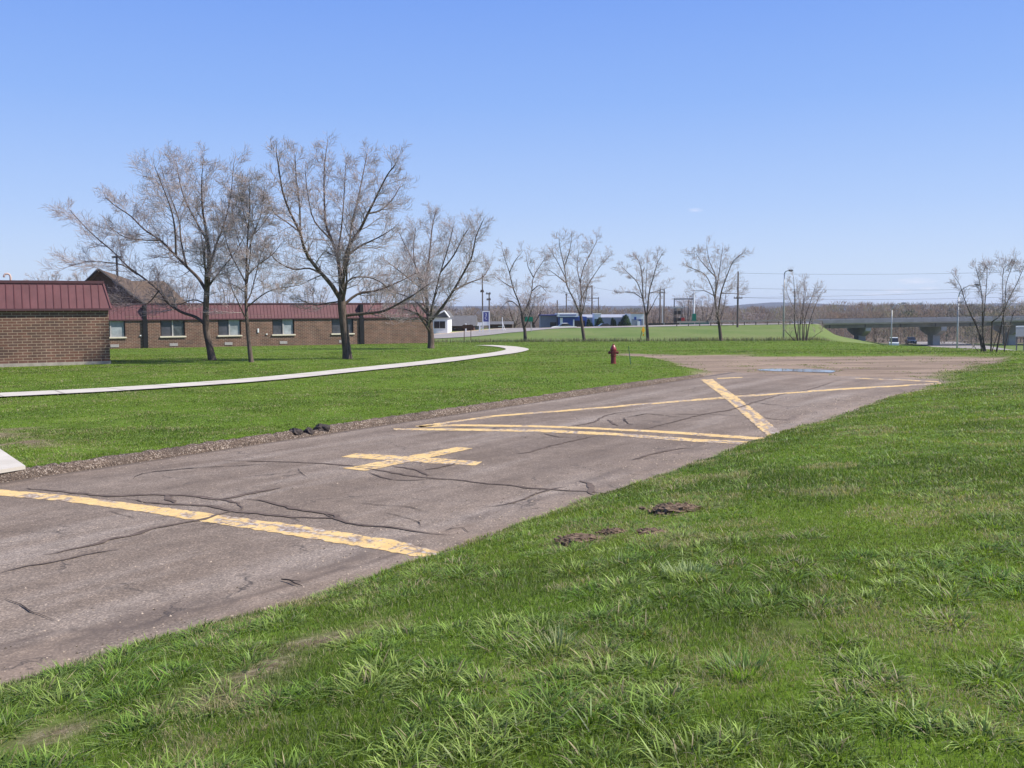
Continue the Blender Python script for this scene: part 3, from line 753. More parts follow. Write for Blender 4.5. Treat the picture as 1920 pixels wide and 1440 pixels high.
def keep_mask(x, y):
    u, v = uv(x, y); e = v - Wd(u)
    rag = (fbm(x, y, .45, 15, 3) - .5) * .5
    left = v < -.20 + .09 * (vn(x, y, .15, 2) - .5); right = (e + rag * .7 > -.04)
    ok = (left | right | (u > UEND + .5)) & (dist_line([(p.x, p.y) for p in PATHW[::4]], x, y) > .75)
    rr = rng.random(len(x))
    ok &= rr > soil_mask(x, y) * .88; ok &= rr > track_mask(x, y) * (1.0 - .5 * sst(.55, .75, fbm(x, y, .8, 19, 4)))
    ok &= sdf([(p.x, p.y) for p in pa], x, y) > .05
    return ok, e, v
def grass_pop(bands, coarse):
    XS = []; YS = []
    for (a, b, dens) in bands:
        wdt = lambda yy: .67 * yy + 1.4
        area = (b - a) * 2 * wdt((a + b) / 2); n = int(area * dens)
        yy = rng.uniform(a, b, n * 2); xx = rng.uniform(-1, 1, n * 2) * wdt(b); k = np.abs(xx) < wdt(yy); xx = xx[k][:n]; yy = yy[k][:n]
        XS.append(xx); YS.append(yy)
    x = np.concatenate(XS); y = np.concatenate(YS)
    if coarse:     # gather into tufts
        cell = .22 + .012 * y; jx = np.floor(x / cell); jy = np.floor(y / cell)
        cx = (jx + .2 + .6 * hsh(jx, jy, 3)) * cell; cy = (jy + .2 + .6 * hsh(jx, jy, 4)) * cell; sz = hsh(jx, jy, 5)
        k = (sz > .25) & (fbm(cx, cy, 1.1, 50, 3) > .40); x, y, cx, cy, sz, cell = x[k], y[k], cx[k], cy[k], sz[k], cell[k]
        x = cx + (x - (jx[k] + .5) * cell) * (.6 + .6 * sz); y = cy + (y - (jy[k] + .5) * cell) * (.6 + .6 * sz)
    ok, e, v = keep_mask(x, y)
    sel = lambda q: q[ok]
    x, y, e, v = map(sel, (x, y, e, v))
    if coarse: cx, cy, sz = map(sel, (cx, cy, sz))
    N = len(x); z = H(x, y) - .004
    right = (v > 1); hn = fbm(x, y, .8, 60, 3); big = fbm(x, y, 3.2, 66, 3); rnd = rng.random(N)
    th = rng.random(N)
    if coarse:
        yaw = np.arctan2(y - cy, x - cx) + rng.normal(0, .9, N); dd = np.hypot(x - cx, y - cy)
        h = (.045 + .055 * sz) * (.4 + 1.1 * rnd) * np.where(right, 1, .6) * (1 + .22 * (1 - sst(5, 10, y))); lean = .5 + dd * 3.2 + rng.normal(0, .15, N); lean = np.clip(lean, .05, 1.25)
        curl = rng.uniform(.2, 1.7, N); w = np.maximum(.0088, .00088 * y) * (.45 + .95 * rng.random(N))
        K = 3
        hue = hsh(np.floor(cx * 7), np.floor(cy * 7), 8)[:, None]
        base = np.array([.022, .05, .006]) * (1 - hue) + np.array([.055, .085, .012]) * hue  # dark feet: shade of the gaps between blades put into the colour
        tip = np.array([.25, .41, .055]) * (1 - hue) + np.array([.50, .62, .16]) * hue  # bright tips: highlights on the blades put into the colour
        dead = (th < .06 + .3 * sst(.55, .7, fbm(x, y, .9, 64, 3)))[:, None]
    else:
        yaw = rng.uniform(0, 6.28, N)
        h = (.020 + .042 * hn * (.5 + big)) * (.55 + .8 * rnd) * np.where(right, 1.0, .8); lean = np.abs(rng.normal(.5, .4, N)); curl = rng.uniform(.1, .9, N)
        w = np.maximum(.0032, .00062 * y) * (.7 + .6 * rng.random(N)); K = 2
        g = big[:, None]
        base = np.array([.032, .055, .006]) * (1 - g) + np.array([.022, .055, .006]) * g  # fine blades too: feet coloured dark for the shade between them
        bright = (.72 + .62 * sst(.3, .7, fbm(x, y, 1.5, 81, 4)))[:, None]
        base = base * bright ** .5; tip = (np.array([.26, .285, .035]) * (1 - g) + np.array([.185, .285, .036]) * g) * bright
        dead = (th < .08 + .75 * sst(.54, .68, fbm(x, y, .7, 63, 4)) * np.where(right, 1, .6) + .5 * soil_mask(x, y))[:, None]
    vary = rng.uniform(.55, 1.45, (N, 1))
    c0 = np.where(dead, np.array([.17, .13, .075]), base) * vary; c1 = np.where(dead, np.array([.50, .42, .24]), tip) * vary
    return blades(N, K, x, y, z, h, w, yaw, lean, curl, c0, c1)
FB = [(2.6, 4.5, 9500), (4.5, 6.5, 7500), (6.5, 9, 5200), (9, 13, 2900), (13, 19, 1500), (19, 28, 750), (28, 42, 320), (42, 60, 130), (60, 98, 45)]
CB = [(2.6, 4.5, 2600), (4.5, 6.5, 2500), (6.5, 9, 2100), (9, 13, 1300), (13, 19, 700), (19, 28, 320), (28, 42, 120), (42, 60, 30)]
for nm, bands, cz in (('lawn_grass', FB, False), ('tufted_grass', CB, True)):
    V, Fq, Ft, C = grass_pop(bands, cz)
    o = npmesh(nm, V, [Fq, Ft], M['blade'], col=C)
    tag(o, 'short fine green grass on the verge and lawn' if not cz else 'coarse glossy grass blades in tufts on the verge', 'grass', kind='stuff')
# tall dry grass at the far edge of the lawn
def dry():
    N = 9000; x = rng.uniform(-10, 52, N); y = 98 + rng.normal(0, 1.2, N) + .0 * x; k = rng.random(N) < .25 + .75 * sst(.45, .7, fbm(x, y, 2.5, 91, 2))
    x = x[k]; y = y[k]; N = len(x); h = rng.uniform(.12, .5, N); c = rng.uniform(.7, 1.2, (N, 1))
    V, Fq, Ft, C = blades(N, 2, x, y, H(x, y), h, np.full(N, .05), rng.uniform(0, 6.28, N), rng.uniform(0, .4, N), rng.uniform(0, .5, N), np.array([.12, .13, .06]) * c, np.array([.32, .27, .18]) * c)
    tag(npmesh('dry_grass', V, [Fq, Ft], M['blade'], col=C), 'band of tall dry straw grass where lawn meets field', 'grass', kind='stuff')
dry()
# pale broad-bladed tuft and soil heaps
def tuft(px, py, n, R_, hh, lab, tip, seed, wd=.012):
    p = G(px, py); r = np.random.default_rng(seed); a = r.uniform(0, 6.28, n); d = R_ * np.sqrt(r.random(n)) * .5
    x = p.x + np.cos(a) * d; y = p.y + np.sin(a) * d; c = r.uniform(.8, 1.2, (n, 1))
    V, Fq, Ft, C = blades(n, 3, x, y, np.full(n, p.z - .01), hh * r.uniform(.5, 1.1, n), np.full(n, wd) * r.uniform(.6, 1.2, n), a + r.normal(0, .3, n), r.uniform(.2, .8, n), r.uniform(.2, .9, n), np.array([.06, .12, .03]) * c, np.array(tip) * c)
    tag(npmesh('grass_tuft', V, [Fq, Ft], M['blade'], col=C), lab, 'grass tuft', 'tufts standing out of the verge')
tuft(1045, 1222, 90, .20, .17, 'pale yellow-green broad-bladed tuft standing alone in the near verge', (.50, .52, .24), 1)
tuft(1290, 1080, 260, .34, .12, 'whitish green clump of coarse grass right of the soil heaps', (.50, .56, .26), 2, .008)
tuft(1395, 1262, 160, .3, .15, 'lush green clump of long blades in the lower right verge', (.30, .42, .09), 3, .009)
def crumbs(o, r, seed):
    import bmesh
    bm = bmesh.new(); bm.from_mesh(o.data); q = random.Random(seed)
    for k in range(46):
        a = q.uniform(0, 6.28); d = r * (.35 + abs(q.gauss(.5, .3))); z = max(.0, r * .34 * (1 - (d / r) ** 2)) + .008; sc = r * q.uniform(.05, .17)
        m = Matrix.Translation((math.cos(a) * d, math.sin(a) * d, z)) @ Matrix.Rotation(q.uniform(0, 3), 4, (q.random(), q.random(), q.random() + .1)) @ Matrix.Diagonal((sc, sc * q.uniform(.6, 1), sc * q.uniform(.5, .9), 1))
        bmesh.ops.create_icosphere(bm, subdivisions=1, radius=1, matrix=m)
    bm.to_mesh(o.data); bm.free()
hl = ['brown molehill nearest the road edge, the left one of the soil heaps', 'small low soil heap between the two larger brown molehills', 'widest brown soil heap, highest up the verge', 'flat scraped patch of soil right of the small heap']
for i, (px, py, r) in enumerate(((1090, 1014, .15), (1150, 998, .09), (1272, 958, .20), (1222, 999, .10))):
    p = G(px, py); o = lump('soil_heap', p, r, M['dirt'], 40 + i, .34, rough=.35, sub=4); o.scale = (1.35, 1, 1); crumbs(o, r, 60 + i)
    tag(o, hl[i], 'soil heap', 'molehills on the verge')
# twig on the road edge
p = PZ(528, 1090); q = PZ(566, 1101); mb = MB(); mb.tube([p + Vector((0, 0, .02)), p.lerp(q, .4) + Vector((0, .01, .03)), p.lerp(q, .7) + Vector((0, -.02, .025)), q + Vector((0, 0, .015))], [.006, .007, .006, .003], 5)
mb.tube([p.lerp(q, .4) + Vector((0, .01, .03)), p.lerp(q, .7) + Vector((.03, .06, .02))], [.005, .002], 5)
tag(mb.build('fallen_twig', M['crack']), 'short black twig lying on the asphalt near the grass edge', 'twig')

# ------------------------------------------------------------------ trees
def segs_mesh(name, A, B, ra, rb, m, parent):
    A = np.array(A, np.float32); B = np.array(B, np.float32); ra = np.array(ra)[:, None]; rb = np.array(rb)[:, None]
    d = B - A; d /= np.linalg.norm(d, axis=1, keepdims=True) + 1e-9
    ref = np.where(np.abs(d[:, 2:3]) < .8, np.array([[0, 0, 1.]]), np.array([[1., 0, 0]])); a = np.cross(d, ref); a /= np.linalg.norm(a, axis=1, keepdims=True) + 1e-9; b = np.cross(d, a)
    N = len(A); V = np.zeros((N, 6, 3), np.float32)
    for k in range(3):
        an = 2 * math.pi * k / 3; o = a * math.cos(an) + b * math.sin(an); V[:, k] = A + o * ra; V[:, 3 + k] = B + o * rb
    i = (np.arange(N) * 6)[:, None]; F = np.concatenate([np.concatenate([i + k, i + (k + 1) % 3, i + 3 + (k + 1) % 3, i + 3 + k], 1) for k in range(3)])
    return npmesh(name, V.reshape(-1, 3), [F], m, parent)
class Tree:
    def __init__(s, seed): s.r = random.Random(seed); s.A = []; s.B = []; s.ra = []; s.rb = []; s.mb = MB()
    def seg(s, p, q, a, b): s.A.append(p); s.B.append(q); s.ra.append(a); s.rb.append(b)
    def grow(s, p, d, L, rad, lev, prm):
        """one branch: curved polyline of segments with children"""
        r = s.r; n = 4 if lev <= 2 else (3 if lev == 3 else 2); step = L / n; pts = [p]; dirs = [d]
        for i in range(n):
            d = Vector((d.x + r.gauss(0, .13), d.y + r.gauss(0, .13), d.z + r.gauss(0, .10) + prm['up'] * (.3 + 1.1 * i / n))).normalized()
            q = p + d * step; a = rad * (1 - .75 * i / n); b = rad * (1 - .75 * (i + 1) / n)
            s.seg(tuple(p), tuple(q), max(a, prm['rmin']), max(b, prm['rmin'] * .7)); p = q; pts.append(p); dirs.append(d)
        if lev >= prm['levels']: return
        nc = prm['n'][lev]
        nc = max(1, int(nc * r.uniform(.75, 1.25)))
        for k in range(nc):
            t = .18 + .82 * (k + r.random()) / nc; x = min(t * n, n - 1e-3); i = int(x); pp = pts[i].lerp(pts[i + 1], x - i); dd = dirs[i + 1]
            s.side(pp, dd, max(.25, L * r.uniform(.4, .7) * (1.12 - .4 * t)), rad * .5 * (1.05 - .55 * t), lev + 1, prm)
    def side(s, p, d, L, rad, lev, prm, lo=30, hi=62):
        r = s.r; ang = R(r.uniform(lo, hi)); ax = d.orthogonal().normalized(); ax.rotate(Matrix.Rotation(r.uniform(0, 6.28), 3, d)); nd = d.copy(); nd.rotate(Matrix.Rotation(ang, 3, ax))
        if nd.z < -.25: nd.z *= .3; nd.normalize()
        s.grow(p, nd, L, rad, lev, prm)
    def limb(s, pts, r0, r1, prm, cover=.2, dens=2.2, L1=1.9, sides=7):
        pts = catmull(pts, 3); n = len(pts) - 1; rad = [r0 + (r1 - r0) * (i / n) ** .8 for i in range(n + 1)]
        s.mb.tube(pts, rad, sides, cap=False)
        LL = sum((b - a).length for a, b in zip(pts[:-1], pts[1:]))
        k = max(2, int(LL * dens))
        for i in range(k):
            t = cover + (1 - cover) * (i + s.r.random()) / k; x = min(t * n, n - 1e-3); j = int(x); p = pts[j].lerp(pts[j + 1], x - j); d = (pts[j + 1] - pts[j]).normalized()
            s.side(p, d, L1 * s.r.uniform(.45, 1.15) * (1.15 - .62 * t), max(prm['rmin'], rad[j] * .45), 1, prm)
        s.grow(pts[-1], (pts[-1] - pts[-2]).normalized(), L1 * .35, r1, 2, prm)
PRM = dict(up=.08, levels=3, n=[0, 8, 6], rmin=.0058)
def photo_tree(name, base, trunk, limbs, Y, label, prm=PRM, dens=2.2, L1=1.9, extra=3, mats=('bark', 'twig'), seed=1, group=None, spread=1.0, ws=.62):
    b = P(base[0], base[1], Y); b.z = hz(b.x, b.y); root = empty(name, b, label, 'tree', group)
    t = Tree(seed); r = t.r
    def pt(px, py, dy=0): q = P(px, py, Y + dy); return q - b
    tp = [pt(x, y) for x, y, w in trunk]; tr = [wpx(w / 2 * ws, Y) for x, y, w in trunk]
    tp[0] = Vector((tp[0].x, tp[0].y, -.15)); 
    cp = catmull(tp, 4); rr = []
    for i in range(len(cp)):
        xx = i / 4; j = min(int(xx), len(tr) - 2); rr.append(tr[j] + (tr[j + 1] - tr[j]) * (xx - j))
    rr[0] *= 1.35
    TM = MB(); TM.tube(cp, rr, 12, cap=False); to = TM.build('trunk', M[mats[0]], root, smooth=True)
    k = 0
    for L in limbs:
        w0, w1 = L[0]; px = L[1:]
        ext = math.hypot(px[-1][0] - px[0][0], px[-1][1] - px[0][1]) * Y / FPX; dy = (r.uniform(.25, .6) * ext * (1 if k % 2 else -1)) * spread; k += 1
        n = len(px) - 1; t.limb([pt(x, y, dy * (i / n) ** 1.2) for i, (x, y) in enumerate(px)], wpx(w0 / 2 * ws, Y), wpx(w1 / 2 * ws, Y), prm, dens=dens, L1=L1)
    # limbs towards and away from the viewer
    hgt = max(p.z for p in cp)
    for i in range(extra):
        cand = [q for q in range(len(cp)) if hgt * .3 < cp[q].z < 3.6] or [len(cp) - 1]; j = r.choice(cand); p = cp[j]; sgn = 1 if i % 2 else -1; d = Vector((r.uniform(-.5, .5), sgn * .8, .75)).normalized(); pts = [p]; Lx = L1 * r.uniform(1.3, 1.9)
        for q in range(4): d = Vector((d.x + r.gauss(0, .1), d.y * .85, d.z + .15)).normalized(); pts.append(pts[-1] + d * Lx / 4)
        t.limb(pts, rr[min(j, len(rr) - 1)] * .5, .02, prm, dens=dens, L1=L1)
    crown = t.mb.build('limbs', M[mats[0]], root, smooth=True)
    segs_mesh('crown', t.A, t.B, t.ra, t.rb, M[mats[1]], root)
    return root
YA = 46
photo_tree('bare_tree', (399, 681), [(399, 681, 23), (393, 650, 18), (386, 612, 17), (387, 560, 15), (390, 520, 13), (393, 480, 11)], [
    [(10, 1.2), (393, 482), (388, 440), (380, 395), (378, 345), (381, 300)],
    [(9, 2), (383, 607), (366, 594), (340, 585), (315, 568), (298, 545), (270, 522), (240, 500), (210, 470), (180, 445), (150, 415), (132, 395)],
    [(4, 1.5), (258, 515), (230, 497), (200, 492), (165, 490), (128, 500)],
    [(10, 2), (388, 548), (372, 522), (350, 500), (325, 475), (300, 450), (270, 430), (245, 405), (215, 385), (198, 370)],
    [(6, 1.5), (330, 478), (328, 430), (320, 390), (303, 345), (290, 312)],
    [(6, 1.5), (350, 500), (340, 455), (335, 410), (320, 370), (305, 325)],
    [(7, 1.5), (392, 502), (405, 460), (420, 420), (432, 370), (438, 310)],
    [(6, 1.5), (390, 455), (365, 410), (345, 370), (335, 330), (330, 300)],
    [(6, 1.5), (392, 535), (415, 505), (440, 475), (460, 440)],
    [(4, 1), (387, 570), (362, 562), (330, 572), (300, 560)],
    [(5, 1.5), (300, 450), (270, 450), (235, 445), (205, 425)],
    [(4, 1), (298, 545), (275, 570), (250, 560), (215, 545)]],
    YA, 'widest bare tree with a long low limb reaching left over the brick wing', dens=4.6, L1=1.8, ws=.72, seed=3, group='bare trees on the building lawn')
photo_tree('bare_tree', (472, 689), [(472, 689, 14), (467, 645, 11), (463, 600, 9), (461, 560, 8), (462, 520, 7)], [
    [(6.5, 1), (462, 522), (463, 470), (466, 420), (468, 380), (467, 340)],
    [(4.5, 1.2), (461, 530), (445, 500), (430, 470), (420, 430), (416, 385)],
    [(4, 1.2), (464, 575), (500, 548), (530, 540), (560, 535)],
    [(4, 1.2), (462, 520), (480, 500), (510, 478), (528, 455)],
    [(4, 1.2), (463, 480), (475, 440), (490, 400), (496, 350)],
    [(3, 1), (462, 550), (440, 535), (420, 530), (405, 515)],
    [(3, 1), (465, 430), (455, 390), (445, 345)],
    [(3, 1), (463, 500), (448, 455), (436, 400), (440, 350)],
    [(3, 1), (465, 450), (485, 430), (508, 400)]],
    43.5, 'slim straight bare tree standing just right of the widest one', dens=5.2, L1=1.3, ws=.72, seed=4, group='bare trees on the building lawn')
photo_tree('bare_tree', (652, 681), [(652, 681, 24), (650, 655, 19), (645, 612, 18), (641, 575, 18), (640, 550, 16)], [
    [(11, 2), (638, 560), (622, 535), (605, 515), (588, 495), (572, 470), (562, 435), (545, 400), (530, 360), (522, 310), (518, 285)],
    [(10, 2), (640, 555), (637, 510), (632, 480), (622, 450), (611, 420), (608, 370), (608, 320), (612, 280)],
    [(11, 2), (641, 555), (645, 500), (655, 460), (675, 430), (690, 400), (705, 370), (725, 330), (740, 310)],
    [(6, 1.5), (655, 462), (660, 420), (672, 370), (680, 330), (688, 290)],
    [(5, 1.5), (605, 515), (580, 503), (550, 505), (520, 490), (503, 470)],
    [(4, 1.5), (562, 435), (540, 418), (515, 400), (504, 375)],
    [(8, 2), (643, 592), (680, 588), (720, 583), (755, 565), (780, 550), (805, 532)],
    [(5, 1.5), (642, 540), (660, 522), (690, 520), (715, 530), (730, 545)],
    [(6, 1.5), (650, 480), (675, 462), (710, 445), (735, 430)],
    [(7, 2), (641, 575), (670, 552), (705, 545), (745, 530), (780, 512)],
    [(5, 1.5), (563, 440), (562, 390), (556, 340), (553, 290)],
    [(5, 1.5), (632, 480), (640, 430), (645, 370), (648, 310)],
    [(4, 1), (641, 565), (615, 568), (590, 572), (560, 560)],
    [(5, 1.5), (690, 400), (712, 395), (735, 375), (750, 350)],
    [(4, 1.2), (622, 450), (590, 415), (578, 370), (572, 320)]],
    46, 'tallest bare tree, trunk forking into three dark limbs beside the white path', dens=3.9, L1=1.55, ws=.86, seed=5, group='bare trees on the building lawn')
photo_tree('bare_tree', (808, 657), [(808, 657, 14), (808, 630, 12), (806, 612, 12), (804, 600, 13)], [
    [(7, 1.5), (806, 603), (830, 575), (850, 545), (870, 510), (885, 480), (892, 445), (905, 415)],
    [(7, 1.5), (804, 602), (800, 560), (799, 520), (805, 480), (810, 430), (816, 400)],
    [(5, 1.2), (802, 604), (785, 590), (760, 580), (735, 578)],
    [(5, 1.2), (801, 580), (795, 540), (780, 500), (762, 465), (748, 435)],
    [(5, 1.2), (806, 592), (816, 550), (826, 510), (840, 465), (850, 425)],
    [(4, 1.2), (800, 565), (785, 520), (775, 475), (780, 425)],
    [(4, 1.2), (795, 545), (770, 525), (745, 505), (725, 490)],
    [(4, 1.2), (850, 545), (880, 530), (905, 520), (918, 500)],
    [(4, 1.2), (826, 510), (850, 480), (868, 445), (878, 430)],
    [(4, 1.2), (802, 590), (775, 562), (745, 550), (720, 545)]],
    68, 'rounded bare tree with short trunk at the far end of the brick wall', dens=3.9, L1=1.9, ws=.95, seed=6, group='bare trees on the building lawn')
RP = dict(up=.08, levels=3, n=[0, 7, 5], rmin=.009)
GR = 'row of young bare trees along the lawn edge'
photo_tree('young_tree', (985, 641), [(985, 641, 9), (984, 620, 7), (980, 600, 7), (979, 588, 7)], [
    [(4.5, 1), (979, 590), (972, 565), (962, 540), (955, 510), (948, 490), (942, 468)],
    [(4.5, 1), (980, 590), (990, 570), (997, 545), (1000, 520), (1015, 495), (1025, 480)],
    [(3, .8), (975, 578), (960, 565), (948, 568), (938, 580)],
    [(3, .8), (962, 540), (945, 530), (932, 520)], [(3, .8), (955, 512), (965, 490), (975, 478)], [(3, .8), (998, 545), (1012, 535), (1025, 548)], [(2.5, .8), (1000, 520), (990, 500), (988, 485)]],
    99, 'young bare tree with wide V fork, leftmost of the row behind the hydrant', prm=RP, dens=2.0, L1=2.0, extra=2, mats=('bark2', 'twig2'), ws=.8, seed=7, group=GR)
photo_tree('young_tree', (1096, 641), [(1096, 641, 8), (1092, 615, 7), (1088, 585, 7)], [
    [(4.5, 1), (1087, 588), (1075, 560), (1063, 535), (1058, 500), (1050, 465), (1048, 445)],
    [(4.5, 1), (1088, 588), (1090, 555), (1088, 530), (1095, 500), (1110, 470), (1120, 450)],
    [(3, .8), (1061, 530), (1042, 515), (1028, 505)], [(3, .8), (1090, 560), (1105, 530), (1125, 500), (1142, 480)], [(3, .8), (1058, 500), (1068, 470), (1072, 445)],
    [(3, .8), (1088, 530), (1082, 500), (1085, 470)], [(2.5, .8), (1060, 520), (1045, 490), (1032, 470)]],
    99, 'fullest of the young bare trees, in the row left of the hydrant', prm=RP, dens=2.2, L1=2.1, extra=3, mats=('bark2', 'twig2'), ws=.8, seed=8, group=GR)
photo_tree('young_tree', (1215, 643), [(1215, 643, 8), (1213, 610, 6.5), (1212, 588, 6)], [
    [(3.5, .8), (1211, 592), (1205, 560), (1195, 530), (1178, 512), (1165, 500)], [(3.5, .8), (1206, 565), (1204, 520), (1200, 495), (1190, 478)],
    [(4, .8), (1213, 592), (1217, 550), (1225, 520), (1232, 495), (1242, 475)], [(2.5, .8), (1205, 560), (1185, 548), (1160, 548)], [(2.5, .8), (1217, 550), (1235, 545), (1250, 540)], [(2.5, .8), (1210, 560), (1212, 520), (1214, 485)]],
    99, 'smallest young bare tree of the row, beside the orange sign', prm=RP, dens=2.0, L1=1.7, extra=2, mats=('bark2', 'twig2'), ws=.8, seed=9, group=GR)
photo_tree('young_tree', (1352, 646), [(1352, 646, 9), (1349, 612, 7), (1345, 588, 7)], [
    [(4, .8), (1344, 590), (1340, 560), (1335, 540), (1322, 515), (1302, 505), (1288, 498)], [(4, .8), (1341, 560), (1342, 520), (1330, 490), (1325, 460)],
    [(4.5, .8), (1346, 590), (1352, 550), (1362, 520), (1375, 490), (1392, 475)], [(3, .8), (1343, 545), (1350, 500), (1355, 465)], [(2.5, .8), (1340, 555), (1320, 545), (1298, 545)], [(2.5, .8), (1352, 550), (1375, 550), (1392, 552)],
    [(2.5, .8), (1342, 520), (1315, 490), (1305, 475)]],
    97, 'spreading young bare tree, rightmost of the row before the grassy slope', prm=RP, dens=2.0, L1=1.9, extra=2, mats=('bark2', 'twig2'), ws=.8, seed=10, group=GR)
def shrub(name, base, stems, Y, label, prm, dens, L1, seed, mats, ep=.3):
    b = P(base[0], base[1], Y); b.z = hz(b.x, b.y); root = empty(name, b, label, 'tree'); t = Tree(seed); tm = MB()
    for i, s_ in enumerate(stems):
        w0, w1 = s_[0]; px = s_[1:]; n = len(px) - 1; dy = t.r.uniform(-1, 1) * ep * abs(px[0][1] - px[-1][1]) * Y / FPX
        pts = [P(x, y, Y + dy * (k / n)) - b for k, (x, y) in enumerate(px)]; pts[0].z = -.1; w0 *= .7; w1 *= .7
        t.limb(pts, wpx(w0 / 2, Y), wpx(w1 / 2, Y), prm, dens=dens, L1=L1, cover=.3, sides=6)
    t.mb.build('stems', M[mats[0]], root, smooth=True); segs_mesh('crown', t.A, t.B, t.ra, t.rb, M[mats[1]], root)
shrub('bare_shrub_tree', (1506, 648), [[(5, 1), (1497, 648), (1490, 610), (1490, 560), (1488, 520)], [(4, 1), (1500, 648), (1500, 610), (1507, 560), (1508, 525)], [(4, 1), (1507, 648), (1509, 600), (1520, 565), (1528, 540)],
    [(4, 1), (1512, 648), (1518, 605), (1530, 570), (1542, 545)], [(3.5, .8), (1492, 648), (1480, 628), (1468, 616)], [(2, .8), (1515, 646), (1530, 628), (1543, 620)], [(3, .8), (1505, 648), (1505, 590), (1512, 540)], [(3, .8), (1495, 648), (1496, 600), (1480, 560), (1475, 545)],
    [(3, .8), (1510, 648), (1512, 610), (1500, 575), (1496, 545)]], 95, 'multi-stemmed bare shrub tree beside the tall single lamp post', dict(up=.2, levels=3, n=[0, 6, 4], rmin=.009), 1.8, 1.6, 21, ('bark2', 'twig2'))
shrub('bare_multistem_tree', (1855, 655), [[(6, 1.2), (1846, 655), (1838, 632), (1831, 612), (1818, 585), (1808, 560), (1800, 535), (1789, 518)], [(5.5, 1.2), (1849, 655), (1843, 630), (1842, 570), (1838, 535), (1829, 500)],
    [(5, 1.2), (1858, 655), (1860, 612), (1861, 603), (1875, 592), (1884, 570), (1887, 530), (1903, 488)], [(5.5, 1.2), (1868, 653), (1878, 610), (1886, 572), (1905, 535), (1920, 500)],
    [(3, .8), (1843, 625), (1828, 600), (1805, 590), (1798, 577)], [(3, 1), (1842, 560), (1850, 530), (1850, 500)], [(3, 1), (1884, 590), (1900, 588), (1912, 585)], [(3, .8), (1860, 620), (1872, 622), (1880, 605)], [(3, .8), (1887, 560), (1880, 520), (1890, 495)], [(2.5, .8), (1838, 640), (1825, 648), (1812, 640)]],
    52, 'bare tree with several crooked stems at the crest on the far right', dict(up=.14, levels=3, n=[0, 6, 4], rmin=.0065), 2.6, .8, 22, ('bark', 'twig'), .2)

# generic far bare trees: a few individuals copied with obj.copy()
def generic_tree(seed, Hh, mats=('bark', 'twig'), rmin=.014, wide=.8):
    root = empty('bare_tree', (0, 0, 0), 'x', 'tree'); t = Tree(seed); r = t.r; prm = dict(up=.13, levels=3, n=[0, 5, 4, 3], rmin=rmin)
    TM = MB(); tr = [Vector((0, 0, -.4)), Vector((r.uniform(-.1, .1), 0, Hh * .12)), Vector((r.uniform(-.2, .2), 0, Hh * .28))]; TM.tube(catmull(tr, 3), .17 * Hh / 9, 8, cap=False); TM.build('trunk', M[mats[0]], root)
    for i in range(8):
        a = 6.28 * i / 8 + r.uniform(-.4, .4); sp = r.uniform(.25, 1) * wide * Hh * .42; p = tr[1].lerp(tr[2], r.random()); top = Vector((math.cos(a) * sp, math.sin(a) * sp, Hh * (.95 - .35 * (sp / (Hh * .5)) ** 2)))
        m1 = p.lerp(top, .4) + Vector((math.cos(a) * sp * .15, math.sin(a) * sp * .15, -.02 * Hh)); m2 = p.lerp(top, .72) + Vector((r.uniform(-.3, .3), r.uniform(-.3, .3), 0))
        t.limb([p, m1, m2, top], .075 * Hh / 9, .02, prm, dens=1.5, L1=Hh * .2, sides=5)
    t.mb.build('limbs', M[mats[0]], root); segs_mesh('crown', t.A, t.B, t.ra, t.rb, M[mats[1]], root)
    return root
protos = [generic_tree(50 + i, 9.0, wide=(.8, 1.0, .65)[i]) for i in range(3)]
usedp = [False] * 3
def far_tree(px, Y, top, label, k, group, sx=1.0):
    p0 = protos[k]
    if not usedp[k]: o = p0; usedp[k] = True
    else:
        o = p0.copy(); COL.objects.link(o)
        for c in p0.children:
            d = c.copy(); COL.objects.link(d); d.parent = o
    x = P(px, 580, Y).x; z = hz(x, Y); hh = P(px, top, Y).z - z; s = hh / 9.0
    o.location = (x, Y, z); o.scale = (s * sx, s * sx, s); o.rotation_euler = (0, 0, random.uniform(0, 6.28)); tag(o, label, 'tree', group); return o
GB = 'bare trees behind the brick building'
for a in ((95, 120, 508, 'faint bare tree top showing above the near red roof at far left', 0, GB, 1.1), (165, 128, 503, 'bare tree top left of the chapel gable', 1, GB, 1),
          (345, 135, 520, 'bare tree behind the roof just right of the chapel', 2, GB, 1.2), (425, 140, 525, 'bare tree showing above the roof behind the widest lawn tree', 0, GB, 1.1), (515, 130, 530, 'bare tree above the roof midway along the long wing', 1, GB, 1.1),
          (590, 125, 532, 'low round bare tree above the roof left of the tallest tree', 2, GB, 1.3), (700, 132, 520, 'bare tree above the roof right of the tallest tree', 0, GB, 1.2), (755, 140, 528, 'bare tree behind the far end of the roof', 1, GB, 1.1), (838, 180, 560, 'bare tree behind the white gabled house', 2, GB, 1.2)): far_tree(*a)
GC = 'bare trees around the far business lots'
for a in ((868, 190, 575, 'low bare tree behind the big grey roof', 0, GC, 1.6), (930, 185, 572, 'bare tree right of the tall price sign', 1, GC, 1.6), (1000, 190, 548, 'dense brown bare tree behind the green road sign', 2, GC, 1.8), (1030, 200, 566, 'bare tree left of the blue building', 0, GC, 1.5),
          (965, 185, 560, 'bare tree behind the V-forked young tree', 1, GC, 1.6), (1228, 210, 570, 'bare tree between white building and the utility poles', 2, GC, 1.3), (1290, 215, 550, 'bare tree rising behind the substation frame', 0, GC, 1.3), (1322, 205, 553, 'broad bare tree above the green fence', 1, GC, 1.5), (1345, 215, 560, 'bare tree behind the rightmost young tree', 2, GC, 1.4),
          (1410, 230, 585, 'low bare thicket tree right of the tall utility pole', 0, GC, 2.0)): far_tree(*a)

